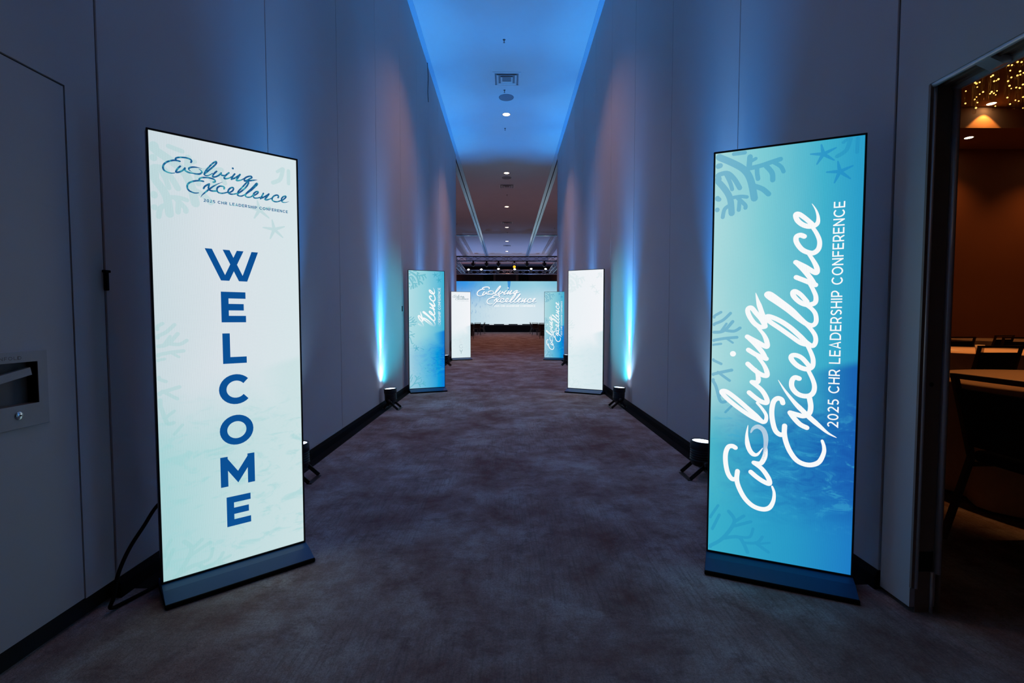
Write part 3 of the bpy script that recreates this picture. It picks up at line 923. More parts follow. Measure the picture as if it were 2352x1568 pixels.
P1 = poster((-1.2175, 2.1688, 0), R(41.31), 'large white LED poster reading WELCOME beside the pass door at left', ('welcome', 'white', 0.97), art_welcome)
P2 = poster((1.2104, 2.1264, 0), R(-24.56), 'large aqua LED poster with big white upright-running script by the open doorway at right', ('aqua', 'aqua', 0.95), art_aqua)
P3 = poster((-1.2688, 7.6822, 0), R(22.99), 'blue LED poster with half-faded lettering mid-way along the left wall', ('fading', 'sky', 1.0), art_fading)
P4 = poster((1.2144, 7.5331, 0), R(-28.18), 'blank pale white LED poster mid-way along the right wall', ('pale', 'pale', 1.0), art_pale)
P5 = poster((-1.300, 13.66, 0), R(25.0), 'far white LED poster with grey letters, at the end of the left wall', ('letters', 'pale', 1.0), art_strategy)
P6 = poster((1.325, 13.62, 0), R(-15.0), 'far blue LED poster with full white lettering at the end of the right wall', ('blue', 'sky', 0.96), art_blue)
# ================================================================= power cables of the posters
def cable(pts, r, owner):
    mb = MB()
    inv = (Matrix.Translation(owner.location) @ owner.rotation_euler.to_matrix().to_4x4()).inverted()
    mb.tube([inv @ Vector(p) for p in smooth_line(pts, 8)], r, 8)
    mb.build('power_cable', M_black, owner)
cable([(-1.29, 2.25, 0.46), (-1.40, 2.28, 0.42), (-1.50, 2.17, 0.375), (-1.53, 2.10, 0.344), (-1.53, 2.016, 0.287), (-1.53, 1.942, 0.235), (-1.532, 1.893, 0.178), (-1.535, 1.870, 0.125), (-1.54, 1.862, 0.07), (-1.56, 1.872, 0.022), (-1.55, 1.95, 0.008), (-1.48, 2.16, 0.008)],
      0.0075, P1)
cable([(-1.545, 13.62, 0.62), (-1.575, 13.58, 0.56), (-1.590, 13.56, 0.44), (-1.585, 13.56, 0.30), (-1.56, 13.6, 0.18), (-1.52, 13.66, 0.05)],
      0.009, P5)


# ================================================================= LED uplights along the walls
M_can = plain('uplight_black', (0.010, 0.010, 0.011, 1), 0.5, 0, 0.4)
M_knob = plain('knob_black', (0.02, 0.02, 0.022, 1), 0.4)
M_grey = plain('plug_grey', (0.25, 0.25, 0.27, 1), 0.4)
M_lens = glow('uplight_lens', (0.62, 0.74, 1.0, 1), 5.0)
M_red = plain('red_gel_tab', (0.45, 0.02, 0.02, 1), 0.5)
def uplight(x, y, side, label, red=False, fringe=1.0, cross=0.0):
    """side = +1 when the wall lies towards -x"""
    root = empty('uplight', (x, y, 0), 0 if side > 0 else PI, label, 'uplight', 'LED uplights along the walls')
    r = 0.080
    tilt = Matrix.Translation((0, 0, 0.10)) @ Matrix.Rotation(R(-3.0), 4, 'Y')
    mb = MB()
    prof = [(0, -0.018), (0.045, -0.018), (0.062, -0.008), (0.070, 0.012)]
    for k in range(5):
        z = 0.022 + k * 0.017
        prof += [(0.070, z), (r - 0.003, z + 0.002), (r - 0.003, z + 0.010), (0.070, z + 0.012)]
    prof += [(r, 0.110), (r, 0.158), (r - 0.004, 0.162), (r - 0.010, 0.162), (r - 0.010, 0.152), (0, 0.152)]
    mb.lathe(prof, 32, tilt)
    body = mb.build('housing', M_can, root)
    mb = MB()
    mb.lathe([(r - 0.010, 0.160), (r + 0.002, 0.160), (r + 0.003, 0.166), (r - 0.002, 0.169), (r - 0.012, 0.167), (r - 0.012, 0.160)], 32, tilt)
    mb.build('bezel', M_knob, root)
    mb = MB()
    mb.lathe([(0, 0.1655), (0.040, 0.1650), (r - 0.012, 0.1632)], 32, tilt)
    mb.build('lens', M_lens, root)
    for sx, sp in ((1, 0.108), (-1, 0.072)):
        mb = MB()
        zf = 0.006 if sx > 0 else 0.021
        for s in (1, -1):
            yy = s * (r + (0.010 if sx > 0 else 0.016))
            mb.bar((0, yy, 0.125), (sx * 0.012, yy, 0.085), 0.028, 0.005, (0, 1, 0))
            mb.bar((sx * 0.008, yy, 0.098), (sx * sp, yy, zf + 0.004), 0.028, 0.005, (0, 1, 0))
        yy = r + (0.012 if sx > 0 else 0.018)
        mb.bbox(sx * sp - 0.017, sx * sp + 0.017, -yy, yy, zf - 0.006, zf, 0.0015, 1)
        mb.build('yoke', M_can, root)
    for s in (1, -1):
        mb = MB()
        mt = Matrix.Translation((0, s * (r + 0.016), 0.123)) @ Matrix.Rotation(R(-90 * s), 4, 'X')
        mb.lathe([(0, 0.026), (0.014, 0.024), (0.017, 0.016), (0.017, 0.008), (0.008, 0.006), (0.008, -0.008), (0, -0.008)], 14, mt)
        mb.build('knob', M_knob, root)
    mb = MB()
    mb.bbox(0.010, 0.022, -0.066, -0.052, 0.086, 0.112, 0.002, 1)
    mb.build('plug', M_grey, root)
    if red:
        mb = MB()
        mb.bar((0.085, -0.094, 0.035), (0.103, -0.094, 0.014), 0.012, 0.003, (0, 1, 0))
        mb.build('tape_tab', M_red, root)
    # light of the lens: tight white core, short glow at its foot, blue shaft, blue flood; the teal fringe is an added lamp for the posters' glow on the wall
    for nm, W, ang, bl, tl, ty, rad, colr in (('beam_core', BEAM_W, 17, 1.0, -8.5, 0, 0.040, (0.50, 0.78, 1.0)),
                                              ('beam_foot', BEAM_W * 0.16, 104, 1.0, -8.0, 0, 0.03, (0.30, 0.62, 1.0)),
                                              ('beam_shaft', BEAM_W * 1.8, 26, 1.0, -3.0, 0, 0.05, (0.05, 0.40, 1.0)),
                                              ('beam_wash', WASH_W, 46, 1.0, 0.0, 0, 0.06, (0.0, 0.29, 1.0)),
                                              ('beam_teal_added', BEAM_W * 0.22 * fringe, 92, 0.9, -6.0, 46, 0.03, (0.02, 0.55, 0.75)),
                                              ('cross_teal_added', 520.0 * cross, 36, 0.9, 74.0, 35, 0.03, (0.0, 0.52, 0.72))):  # added lamp across the corridor, imitates teal poster glow on the far wall
        if W <= 0: continue
        ld = bpy.data.lights.new(nm, 'SPOT')
        ld.energy = W
        ld.spot_size = R(ang)
        ld.spot_blend = bl
        ld.shadow_soft_size = rad
        ld.color = colr
        lo = link(bpy.data.objects.new(nm, ld), root)
        lo.location = (-0.008, 0, 0.275)
        lo.rotation_euler = Vector((math.tan(R(tl)), side * math.tan(R(ty)), 1.0)).to_track_quat('-Z', 'Y').to_euler()
    return root
ORD = ('nearest', 'second', 'third', 'fourth', 'fifth')
WH = ('behind the WELCOME poster', 'in front of the half-faded blue poster', 'hidden behind the half-faded blue poster',
      'in front of the far white lettered poster', 'behind the far white lettered poster')
WH2 = ('behind the large aqua poster', 'in front of the blank white poster', 'hidden behind the blank white poster',
       'in front of the far blue poster', 'behind the far blue poster')
for k, (x, y) in enumerate(((-1.498, 3.45), (-1.495, 6.20), (-1.495, 9.05), (-1.495, 11.9), (-1.495, 14.45))):
    uplight(x, y, 1, '%s black LED uplight by the left wall, %s' % (ORD[k], WH[k]), k == 3, 0.0 if k == 0 else 0.6, 1.0 if k == 1 else 0.0)
for k, (x, y) in enumerate(((1.418, 3.50), (1.455, 6.28), (1.465, 9.1), (1.465, 12.0), (1.465, 14.45))):
    uplight(x, y, -1, '%s black LED uplight by the right wall, %s' % (ORD[k], WH2[k]), False, 0.0 if k == 0 else 0.6, 1.0 if k == 1 else 0.0)

# ================================================================= ceiling fittings on the centre line
CX = -0.02
M_trim = plain('downlight_trim', (0.55, 0.50, 0.46, 1), 0.4)
M_warm = glow('downlight_lamp', (1.0, 0.70, 0.42, 1), 14.0)
M_speaker = plain('speaker_grille', (0.20, 0.20, 0.23, 1), 0.6)
M_vent = plain('vent_white', (0.60, 0.60, 0.62, 1), 0.45)
M_ductgrey = plain('vent_throat', (0.22, 0.22, 0.24, 1), 0.6)
M_brass = plain('sprinkler_metal', (0.16, 0.14, 0.13, 1), 0.4, 0.6)
def downlight(x, y, z, watt, label, cone=104, group='recessed downlights along the corridor ceiling', soft=0.08, blend=0.8, tone=(1.0, 0.50, 0.32)):
    root = empty('downlight', (x, y, z), 0, label, 'downlight', group)
    mb = MB()
    mb.lathe([(0.088, -0.0005), (0.098, -0.004), (0.112, -0.005), (0.118, -0.0005)], 32)
    mb.build('trim_ring', M_trim, root)
    mb = MB()
    mb.lathe([(0, -0.002), (0.088, -0.001)], 32)
    mb.build('lamp', M_warm, root)
    ld = bpy.data.lights.new('downlight_beam', 'SPOT')
    ld.energy = watt
    ld.spot_size = R(cone)
    ld.spot_blend = blend
    ld.shadow_soft_size = soft
    ld.color = tone
    lo = link(bpy.data.objects.new('downlight_beam', ld), root)
    lo.location = (0, 0, -0.02)
    return root
places = ('nearest recessed downlight, in the blue-lit ceiling past the round speaker', 'second recessed downlight from the front, just before the second round speaker',
          'third recessed downlight from the front, between the two far air vents', 'fourth recessed downlight from the front, past the farthest square vent',
          'fifth recessed downlight from the front, over the hall', 'farthest recessed downlight, just before the stage truss')
for k, y in enumerate((12.55, 17.50, 22.70, 27.75, 32.70, 37.50)):
    downlight(CX, y, H, DOWN_W * (2.4, 3.0, 3.7, 4.0, 3.8, 2.4)[k], places[k], tone=(1.0, 0.50, 0.32) if k < 1 else (1.0, 0.40, 0.22))
for k, y in enumerate((7.5, 2.5, -2.0)):
    downlight(CX, y, H, DOWN_W * (1.9, 0.30, 0.08)[k], ('recessed downlight directly overhead, before the blue-lit part of the ceiling', 'recessed downlight over the first pair of posters', 'recessed downlight behind the viewer at the corridor mouth')[k])

def vent(y, label):
    root = empty('air_vent', (CX + 0.01, y, H), 0, label, 'air vent', 'square ceiling vents')
    mb = MB()
    for (a, b) in ((0.30, 0.255), (0.215, 0.175), (0.130, 0.095)):
        zo, zi = (-0.008, -0.014) if a > .25 else (-0.030, -0.012)
        for k in range(4):
            m = Matrix.Rotation(PI / 2 * k, 4, 'Z')
            q = [(-a, -a, zo), (a, -a, zo), (b, -b, zi), (-b, -b, zi)]
            mb.face([m @ Vector(p) for p in q])
            if a > .25:
                mb.face([m @ Vector(p) for p in ((-a, -a, -0.0005), (a, -a, -0.0005), (a, -a, zo), (-a, -a, zo))])
    mb.build('diffuser', M_vent, root)
    mb = MB()
    mb.box(-0.25, 0.25, -0.25, 0.25, -0.004, -0.0008)
    mb.build('duct', M_ductgrey, root)
vent(10.72, 'square air vent nearest the camera in the blue-lit ceiling')
vent(19.20, 'square air vent in the middle of the ceiling, after the second downlight')
vent(26.40, 'square air vent far along the ceiling, after the third downlight')
vent(34.60, 'farthest square air vent, above the hall before the stage truss')

def speaker(y, label):
    root = empty('ceiling_speaker', (CX, y, H), 0, label, 'ceiling speaker', 'round ceiling speakers')
    mb = MB()
    mb.lathe([(0.155, -0.0005), (0.158, -0.009), (0.172, -0.010), (0.176, -0.0005)], 36)
    mb.build('rim', M_speaker, root)
    mb = MB()
    mb.lathe([(0, -0.010), (0.09, -0.009), (0.156, -0.006)], 36)
    mb.build('grille', M_speaker, root)
speaker(11.60, 'round grey ceiling speaker between the nearest vent and the nearest downlight')
speaker(18.07, 'round grey ceiling speaker right behind the second downlight')
def sprinkler(x, y, label):
    mb = MB()
    mb.lathe([(0, -0.0005), (0.034, -0.0005), (0.030, -0.010), (0.012, -0.012), (0.010, -0.045), (0.004, -0.050), (0.004, -0.070), (0.024, -0.072), (0.024, -0.075), (0, -0.076)], 16)
    o = mb.build('sprinkler', M_brass)
    o.location = (x, y, H)
    o.scale = (0.75, 0.75, 0.75)
    tag(o, label, 'sprinkler', 'ceiling sprinklers')
sprinkler(-0.055, 9.25, 'small sprinkler head nearest the camera, before the first square vent')
sprinkler(-0.060, 11.24, 'small sprinkler head between the first square vent and the round speaker')
sprinkler(-0.055, 13.44, 'small sprinkler head just past the nearest downlight')
sprinkler(-0.01, 20.5, 'small sprinkler head past the middle square vent')
sprinkler(0.0, 29.3, 'small sprinkler head past the fourth downlight')
sprinkler(-2.75, 26.8, 'small sprinkler head in the left ceiling bay of the hall')
sprinkler(2.70, 27.9, 'small sprinkler head in the right ceiling bay of the hall')

# ================================================================= stage in the hall
SY = 42.17
M_stage = plain('stage_skirt', (0.010, 0.010, 0.012, 1), 0.8)
M_edge = plain('stage_edge', (0.12, 0.14, 0.17, 1), 0.4)
root = empty('stage', (0, SY, 0), 0, 'low black-skirted stage at the far end of the hall under the big screen', 'stage')
mb = MB(); mb.box(-6.4, 6.4, 0.02, 2.2, 0, 0.56); mb.build('skirt', M_stage, root)
mb = MB(); mb.bbox(-6.45, 6.45, -0.02, 2.25, 0.56, 0.63, 0.01, 1); mb.build('deck', M_edge, root)
M_tube = glow('batten_lamp', (0.85, 0.95, 1.0, 1), 3.0)
for x, lab in ((-1.36, 'left short white light batten on the front edge of the stage'), (-0.08, 'middle short white light batten on the front edge of the stage'),
               (1.10, 'right short white light batten on the front edge of the stage')):
    r2 = empty('light_batten', (x, SY + 0.06, 0.63), 0, lab, 'light batten', 'light battens on the stage edge')
    mb = MB(); mb.bbox(-0.24, 0.24, 0, 0.08, 0, 0.03, 0.006, 1); mb.build('housing', M_can, r2)
    mb = MB(); mb.bbox(-0.20, 0.20, -0.004, 0.07, 0.026, 0.042, 0.006, 1); mb.build('lamp', M_tube, r2)

# big LED wall
def stage_picture():
    t = NT('stage_picture')
    c = t.coords()
    s = t.sep(c)
    x = t.math('ADD', t.math('DIVIDE', s[0], 9.4), 0.5)
    z = t.math('DIVIDE', t.math('SUBTRACT', s[2], 0.70), 3.73)
    n1 = t.noise(t.mapping(c, (0.55, 1, 0.5)), 1.0, 4.0, 0.6, 0.4)
    n2 = t.noise(t.mapping(c, (7.5, 1, 2.6), (0, R(30), 0)), 1.0, 2.0, 0.55)
    top = t.ramp(t.math('ADD', x, t.math('MULTIPLY', t.math('SUBTRACT', n1, 0.5), 0.25)),
                 [(0.0, lin(46, 142, 228)), (0.13, lin(56, 152, 230)), (0.30, lin(104, 180, 222)), (0.5, lin(130, 196, 222)), (0.75, lin(152, 208, 226)), (1.0, lin(122, 192, 220))])
    bot = t.ramp(x, [(0.0, lin(168, 208, 228)), (0.35, lin(206, 226, 236)), (0.6, lin(216, 232, 240)), (1.0, lin(206, 228, 238))])
    col = t.mix(t.smooth(t.math('ADD', z, t.math('MULTIPLY', t.math('SUBTRACT', n1, 0.5), 0.2)), 0.30, 1.0), bot, top)
    f = t.math('MULTIPLY', t.smooth(n2, 0.56, 0.64), t.math('MULTIPLY', t.smooth(x, 0.50, 0.12), t.smooth(z, 0.05, 0.35)))
    col = t.mix(t.math('MULTIPLY', f, 0.45), col, lin(92, 150, 205))
    t.emit(col, LED)
    return t.m
root = empty('led_wall', (0, SY + 0.35, 0), 0, 'very wide blue to white LED wall with the white handwritten title above the stage', 'LED wall')
mb = MB(); mb.box(-5.6, 5.6, 0.004, 0.14, 0.66, 4.46); mb.build('frame', M_frame, root)
mb = MB()
mats = [stage_picture(), glow('title_white', lin(250, 252, 254), LED), glow('title_shadow', lin(112, 160, 196), LED), glow('ray_blue', lin(64, 150, 220), LED)]
mb.face([(-5.55, 0, 0.70), (5.55, 0, 0.70), (5.55, 0, 4.43), (-5.55, 0, 4.43)])
mb.mi = 3
mb.face([(0.02, -0.003, 4.43), (0.30, -0.003, 4.43), (0.27, -0.003, 4.1), (0.12, -0.003, 3.42)])
k = 5.20 / 1.36
ks = 1.008
for dx, dz, y, mi in ((0.018, -0.055, -0.006, 2), (0, 0, -0.010, 1)):
    f = lambda s, t: ((-2.70 + (s - 0.2166) * k) * ks + dx, 3.10 + t * k * ks + dz)
    mb.mi = mi
    draw_wordmark(mb, f, k, 0.088, y)
    if mi == 1:
        draw_text(mb, CAPTION, lambda X, Z: (-1.13 + X, 2.205 + Z), 0.155, 0.22, y, 3.58, 0.20)
mb.build('display', mats, root, normals=False)

# ---- truss rig
M_alu = plain('truss_aluminium', (0.30, 0.30, 0.32, 1), 0.35, 0.8)
def truss(p, q, label, s=0.145, step=0.5):
    p, q = Vector(p), Vector(q)
    d = (q - p); L = d.length; d.normalize()
    a = d.cross(Vector((0, 0, 1))).normalized()
    root = empty('lighting_truss', p, 0, label, 'lighting truss', 'lighting trusses above the stage')
    for su in (1, -1):
        for sv in (1, -1):
            o = a * (su * s) + Vector((0, 0, sv * s))
            mb = MB(); mb.tube([o, o + d * L], 0.026, 8); mb.build('chord', M_alu, root)
    mb = MB()
    n = int(L / step)
    for f in range(4):
        u = [(1, 1), (-1, 1), (-1, -1), (1, -1)]
        A = a * (u[f][0] * s) + Vector((0, 0, u[f][1] * s))
        B = a * (u[(f + 1) % 4][0] * s) + Vector((0, 0, u[(f + 1) % 4][1] * s))
        for k in range(n):
            e, g = (A, B) if k % 2 == 0 else (B, A)
            mb.tube([e + d * (L * k / n), g + d * (L * (k + 1) / n)], 0.013, 6)
    mb.build('lacing', M_alu, root)
    for x in (0.0, L / 2, L):
        mb = MB()
        c = d * min(max(x, 0.02), L - 0.02)
        for (u0, v0), (u1, v1) in (((1, 1), (-1, 1)), ((-1, 1), (-1, -1)), ((-1, -1), (1, -1)), ((1, -1), (1, 1))):
            mb.bar(c + a * u0 * s + Vector((0, 0, v0 * s)), c + a * u1 * s + Vector((0, 0, v1 * s)), 0.035, 0.035)
        mb.build('end_plate', M_alu, root)
    for x in (L * 0.15, L * 0.85):
        mb = MB(); mb.tube([d * x + Vector((0, 0, s)), d * x + Vector((0, 0, H - p.z - 0.35 if abs((p + d * x).x) > 3.38 or (p + d * x).y > 40.4 else H - p.z - 0.002))], 0.008, 6)
        mb.build('hanging_rod', M_alu, root)
truss((-5.2, 31.0, 4.96), (5.2, 31.0, 4.96), 'front horizontal lighting truss, the upper one below the ceiling')
truss((-5.2, 38.6, 4.85), (5.2, 38.6, 4.85), 'rear horizontal lighting truss, the lower one right above the big screen')
truss((-3.45, 31.35, 4.96), (-3.45, 38.3, 4.88), 'left lighting truss running away towards the stage')
truss((3.45, 31.35, 4.96), (3.45, 38.3, 4.88), 'right lighting truss running away towards the stage')

M_spotglow = glow('spot_lamp_white', (1.0, 0.94, 0.88, 1), 6.0)
M_amber = glow('spot_lamp_amber', (1.0, 0.40, 0.02, 1), 1.9)
def stage_light(x, y, zt, drop, aim, lampmat, label, r=0.115, arm=0.10):
    """fixture clamped below a truss: clamp, yoke, barrel, lens; aim = tilt towards the viewer"""
    root = empty('stage_light', (x, y, zt), 0, label, 'stage light', 'stage lights hanging from the trusses')
    mb = MB(); mb.bbox(-0.05, 0.05, -0.035, arm, -0.10, 0.0, 0.01, 1); mb.build('clamp', M_can, root)
    mb = MB()
    for s in (1, -1):
        mb.bar((s * (r + 0.03), 0, -0.10), (s * (r + 0.03), 0, -drop), 0.04, 0.02)
    mb.bar((-r - 0.04, 0, -0.10), (r + 0.04, 0, -0.10), 0.04, 0.02)
    mb.build('yoke', M_can, root)
    mt = Matrix.Translation((0, 0, -drop)) @ Matrix.Rotation(R(90 - aim), 4, 'X')
    mb = MB()
    mb.lathe([(0, -0.22), (r * 0.7, -0.21), (r * 0.85, -0.10), (r, 0.0), (r, 0.17), (r * 0.9, 0.17), (r * 0.9, 0.14), (0, 0.14)], 20, mt)
    mb.build('barrel', M_can, root)
    mb = MB()
    mb.lathe([(0, 0.165), (r * 0.5, 0.158), (r * 0.88, 0.145)], 20, mt)
    mb.build('lens', lampmat, root)
T2 = 4.85 - 0.171
wl = ('first lit white stage light from the left, under the rear truss', 'second lit white stage light from the left, under the rear truss', 'third lit white stage light from the left, under the rear truss',
      'lit white stage light right below the amber one', 'lit white stage light second from the right, under the rear truss', 'rightmost lit white stage light, under the rear truss')
for k, (x, z) in enumerate(((-3.02, 4.90), (-2.02, 4.91), (-0.68, 4.95), (0.585, 4.93), (1.87, 4.96), (3.00, 4.95))):
    stage_light(x, 38.17, 5.045, 5.045 - z, 35, M_spotglow, wl[k], 0.105, 0.262)

M_dim = plain('dark_lens', (0.05, 0.055, 0.07, 1), 0.15, 0.0, 0.8)
T1 = 4.96 - 0.166
stage_light(0.45, 30.84, T1, 0.37, 0, M_amber, 'glowing amber spotlight hanging below the middle of the front truss', 0.095)
dl = ('leftmost dark moving-head light under the front truss', 'second dark moving-head light under the front truss', 'middle dark moving-head light under the front truss',
      'fourth dark moving-head light under the front truss', 'rightmost dark moving-head light under the front truss')
for k, x in enumerate((-2.15, -1.30, -0.55, 1.25, 2.35)):
    stage_light(x, 30.84, T1, 0.225, 8 + 6 * (k % 3), M_dim, dl[k], 0.10)
# lamp light of the white stage lights, falling on the stage front and the rig
for x in (-2.4, 0.0, 2.4):
    ld = bpy.data.lights.new('stage_beam', 'SPOT')
    ld.energy = STAGE_W; ld.spot_size = R(80); ld.spot_blend = 0.8; ld.color = (1.0, 0.86, 0.72); ld.shadow_soft_size = 0.1
    lo = link(bpy.data.objects.new('stage_beam', ld))
    lo.location = (x, 37.9, 4.75)
    lo.rotation_euler = (R(-40), 0, 0)

# ================================================================= banquet chairs and tables
M_seatdark = plain('chair_fabric_dark', (0.030, 0.020, 0.018, 1), 0.85)
M_chairmetal = plain('chair_frame_brown', (0.15, 0.085, 0.05, 1), 0.45, 0.0)
M_chairbright = plain('chair_metal_dull', (0.12, 0.12, 0.14, 1), 0.35, 0.6)
def make_chair(metal, fabric, hb=0.84, w=0.46):
    """stackable banquet chair, front towards -y, back at +y; open grip slot below the top rail"""
    root = empty('banquet_chair')
    mb = MB(); mb.bbox(-w / 2 + .01, w / 2 - .01, -0.22, 0.20, 0.415, 0.475, 0.022, 3); mb.build('seat', fabric, root)
    mb = MB()
    n = 6
    zs = [0.50 + (hb - 0.075 - 0.50) * i / n for i in range(n + 1)]
    yy = [0.205 + 0.085 * (i / n) ** 1.2 for i in range(n + 1)]
    for i in range(n):
        for e in (0.0, 0.032):
            x = w / 2 - 0.028
            mb.face([(-x, yy[i] + e, zs[i]), (x, yy[i] + e, zs[i]), (x, yy[i + 1] + e, zs[i + 1]), (-x, yy[i + 1] + e, zs[i + 1])])
        for sx in (1, -1):
            x = sx * (w / 2 - 0.028)
            mb.face([(x, yy[i], zs[i]), (x, yy[i] + .032, zs[i]), (x, yy[i + 1] + .032, zs[i + 1]), (x, yy[i + 1], zs[i + 1])])
    for i in (0, n):
        x = w / 2 - 0.028
        mb.face([(-x, yy[i], zs[i]), (x, yy[i], zs[i]), (x, yy[i] + .032, zs[i]), (-x, yy[i] + .032, zs[i])])
    mb.build('backrest', fabric, root)
    mb = MB()
    mb.bar((-w / 2 - 0.002, 0.312, hb - 0.012), (w / 2 + 0.002, 0.312, hb - 0.012), 0.026, 0.024)
    mb.build('top_rail', metal, root)
    for sx in (1, -1):
        x = sx * (w / 2 - 0.012)
        mb = MB()
        mb.bar((x, 0.34, 0.0), (x, 0.205, 0.44), 0.026, 0.024)
        mb.bar((x, 0.205, 0.43), (x, 0.312, hb - 0.015), 0.026, 0.024)
        mb.build('rear_leg', metal, root)
        mb = MB(); mb.bar((x, -0.225, 0.0), (x, -0.17, 0.43), 0.026, 0.024); mb.build('front_leg', metal, root)
        mb = MB(); mb.bar((x, -0.18, 0.40), (x, 0.205, 0.40), 0.022, 0.024); mb.build('side_rail', metal, root)
    return root
hallchair = make_chair(M_chairbright, M_seatdark, 0.90, 0.46)
sidechair = make_chair(M_chairmetal, M_seatdark, 0.875, 0.47)
used = set()
def place_chair(proto, x, y, rz, label, group, z=0.0):
    o = proto if proto.name not in used else copy_tree(proto)
    used.add(proto.name)
    o.location = (x, y, z); o.rotation_euler = (0, 0, R(rz))
    return tag(o, label, 'chair', group)
G1 = 'banquet chairs flanking the hall aisle'
for x, y, rz, lab in ((-2.02, 36.9, -97, 'farthest dark banquet chair left of the hall aisle, nearest the stage, in profile'), (-2.20, 33.9, -150, 'dark banquet chair left of the hall aisle, second from the stage'),
                      (-2.42, 31.6, 172, 'dark banquet chair left of the hall aisle, third from the stage'), (-2.28, 28.3, -160, 'nearest dark banquet chair left of the hall aisle, beside the white lettered poster'),
                      (2.06, 36.9, 97, 'farthest dark banquet chair right of the hall aisle, nearest the stage, in profile'), (2.12, 33.9, 140, 'dark banquet chair right of the hall aisle, second from the stage'),
                      (2.28, 31.2, 170, 'dark banquet chair right of the hall aisle, third from the stage'), (2.22, 28.3, 155, 'nearest dark banquet chair right of the hall aisle, beside the far blue poster')):
    place_chair(hallchair, x, y, rz, lab, G1)
def round_table(x, y, r, label, mcloth, group):
    root = empty('round_table', (x, y, 0), 0, label, 'table', group)
    mb = MB()
    n = 72
    mb.lathe([(0, 0.752), (r, 0.752), (r + .006, 0.744), (r + .006, 0.738), (0, 0.738)], n)
    mb.build('table_top', mcloth, root)
    mb = MB()
    A = [(r + 0.008, 0.742)] * n
    rows = []
    for z, amp in ((0.742, 0.0), (0.5, 0.02), (0.02, 0.05)):
        rows.append([mb.b.verts.new(((r + .008 + amp * math.sin(k * PI / 3)) * math.cos(2 * PI * k / n), (r + .008 + amp * math.sin(k * PI / 3)) * math.sin(2 * PI * k / n), z)) for k in range(n)])
    for a, b in zip(rows[:-1], rows[1:]):
        for k in range(n):
            f = mb.b.faces.new([a[k], a[(k + 1) % n], b[(k + 1) % n], b[k]]); f.smooth = True
    mb.build('skirt', mcloth, root)
for x, y, lab in ((-3.2, 33.0, 'round black-clothed table left of the hall aisle, farther one'), (-3.35, 29.6, 'round black-clothed table left of the hall aisle, nearer one'),
                  (3.2, 33.0, 'round black-clothed table right of the hall aisle, farther one'), (3.35, 29.6, 'round black-clothed table right of the hall aisle, nearer one')):
    round_table(x, y, 0.9, lab, M_drape, 'round tables in the hall')

# ================================================================= side room through the doorway
M_cloth = plain('tablecloth_cream', (0.62, 0.46, 0.34, 1), 0.85)
M_paper = plain('paper_white', (0.75, 0.68, 0.60, 1), 0.7)
for x, y, lab in ((3.80, 2.95, 'nearest cream-clothed round table seen through the doorway, behind the closest chair'),
                  (6.22, 6.20, 'brightly lit cream-clothed round table in the second row of the side room'),
                  (9.70, 9.30, 'farther cream-clothed round table in the third row of the side room'),
                  (7.35, 9.35, 'farther cream-clothed round table in the third row, close to the door frame')):
    round_table(x, y, 0.90, lab, M_cloth, 'round tables in the side room')
G2 = 'banquet chairs in the side room'
for x, y, rz, lab in ((2.64, 2.265, 90, 'closest dark banquet chair in the side room, its back towards the doorway'),
                      (5.22, 5.38, 180, 'second dark banquet chair in the side room, in front of the brightly lit table'),
                      (6.20, 7.50, 6, 'third-row dark banquet chair on the far side of the brightly lit table'),
                      (7.22, 7.95, 180, 'dark banquet chair by the door frame, just past the brightly lit table'),
                      (8.02, 7.75, 170, 'dark banquet chair at the right picture edge, just past the brightly lit table'),
                      (8.55, 8.62, 195, 'dark banquet chair between the two third-row tables of the side room'),
                      (7.35, 10.80, 0, 'dark banquet chair on the far side of the third-row table by the door frame'),
                      (9.55, 10.75, 6, 'dark banquet chair on the far side of the right-hand third-row table'),
                      (9.60, 7.95, 182, 'dark banquet chair on the near side of the right-hand third-row table')):
    place_chair(sidechair, x, y, rz, lab, G2)
for x, y, z, rz, lab in ((3.25, 3.20, 0.752, 12, 'white sheet of paper on the nearest table in the side room'), (5.75, 6.25, 0.752, -20, 'white sheet of paper on the brightly lit table in the side room')):
    mb = MB(); mb.box(-0.105, 0.105, -0.148, 0.148, 0, 0.002)
    o = mb.build('paper_sheet', M_paper); o.location = (x, y, z); o.rotation_euler = (0, 0, R(rz))
    tag(o, lab, 'paper', 'papers on the side room tables')
mb = MB()
mb.lathe([(0, 0), (0.035, 0), (0.045, 0.09), (0.043, 0.09), (0.034, 0.004), (0, 0.004)], 20)
o = mb.build('cup', M_paper); o.location = (5.72, 5.80, 0.752)
tag(o, 'small pale cup on the brightly lit table behind the second chair', 'cup')

# chandelier of glass rods
def mk_glass():
    """thin clear acrylic tube"""
    t = NT('clear_acrylic')
    a = t.n('ShaderNodeBsdfTransparent')
    a.inputs[0].default_value = (0.97, 0.93, 0.88, 1)
    b = t.n('ShaderNodeBsdfGlossy')
    b.inputs[0].default_value = (0.9, 0.85, 0.8, 1)
    b.inputs['Roughness'].default_value = 0.08
    f = t.n('ShaderNodeLayerWeight')
    f.inputs[0].default_value = 0.35
    g = t.math('ADD', t.math('MULTIPLY', t.math('POWER', f.outputs['Facing'], 3.0), 0.6), 0.04)
    m = t.n('ShaderNodeMixShader')
    t.l(g, m.inputs[0])
    t.l(a.outputs[0], m.inputs[1])
    t.l(b.outputs[0], m.inputs[2])
    t.l(m.outputs[0], t.out.inputs[0])
    return t.m
M_glass = mk_glass()
M_spark = glow('chandelier_glint', (1.0, 0.48, 0.10, 1), 3.2)  # glowing beads imitate lamp reflections on the rods
CHX, CHY = 9.05, 9.0
root = empty('chandelier', (CHX, CHY, H), 0, 'chandelier of hanging clear glass rods with glowing amber glint beads, in the side room', 'chandelier')
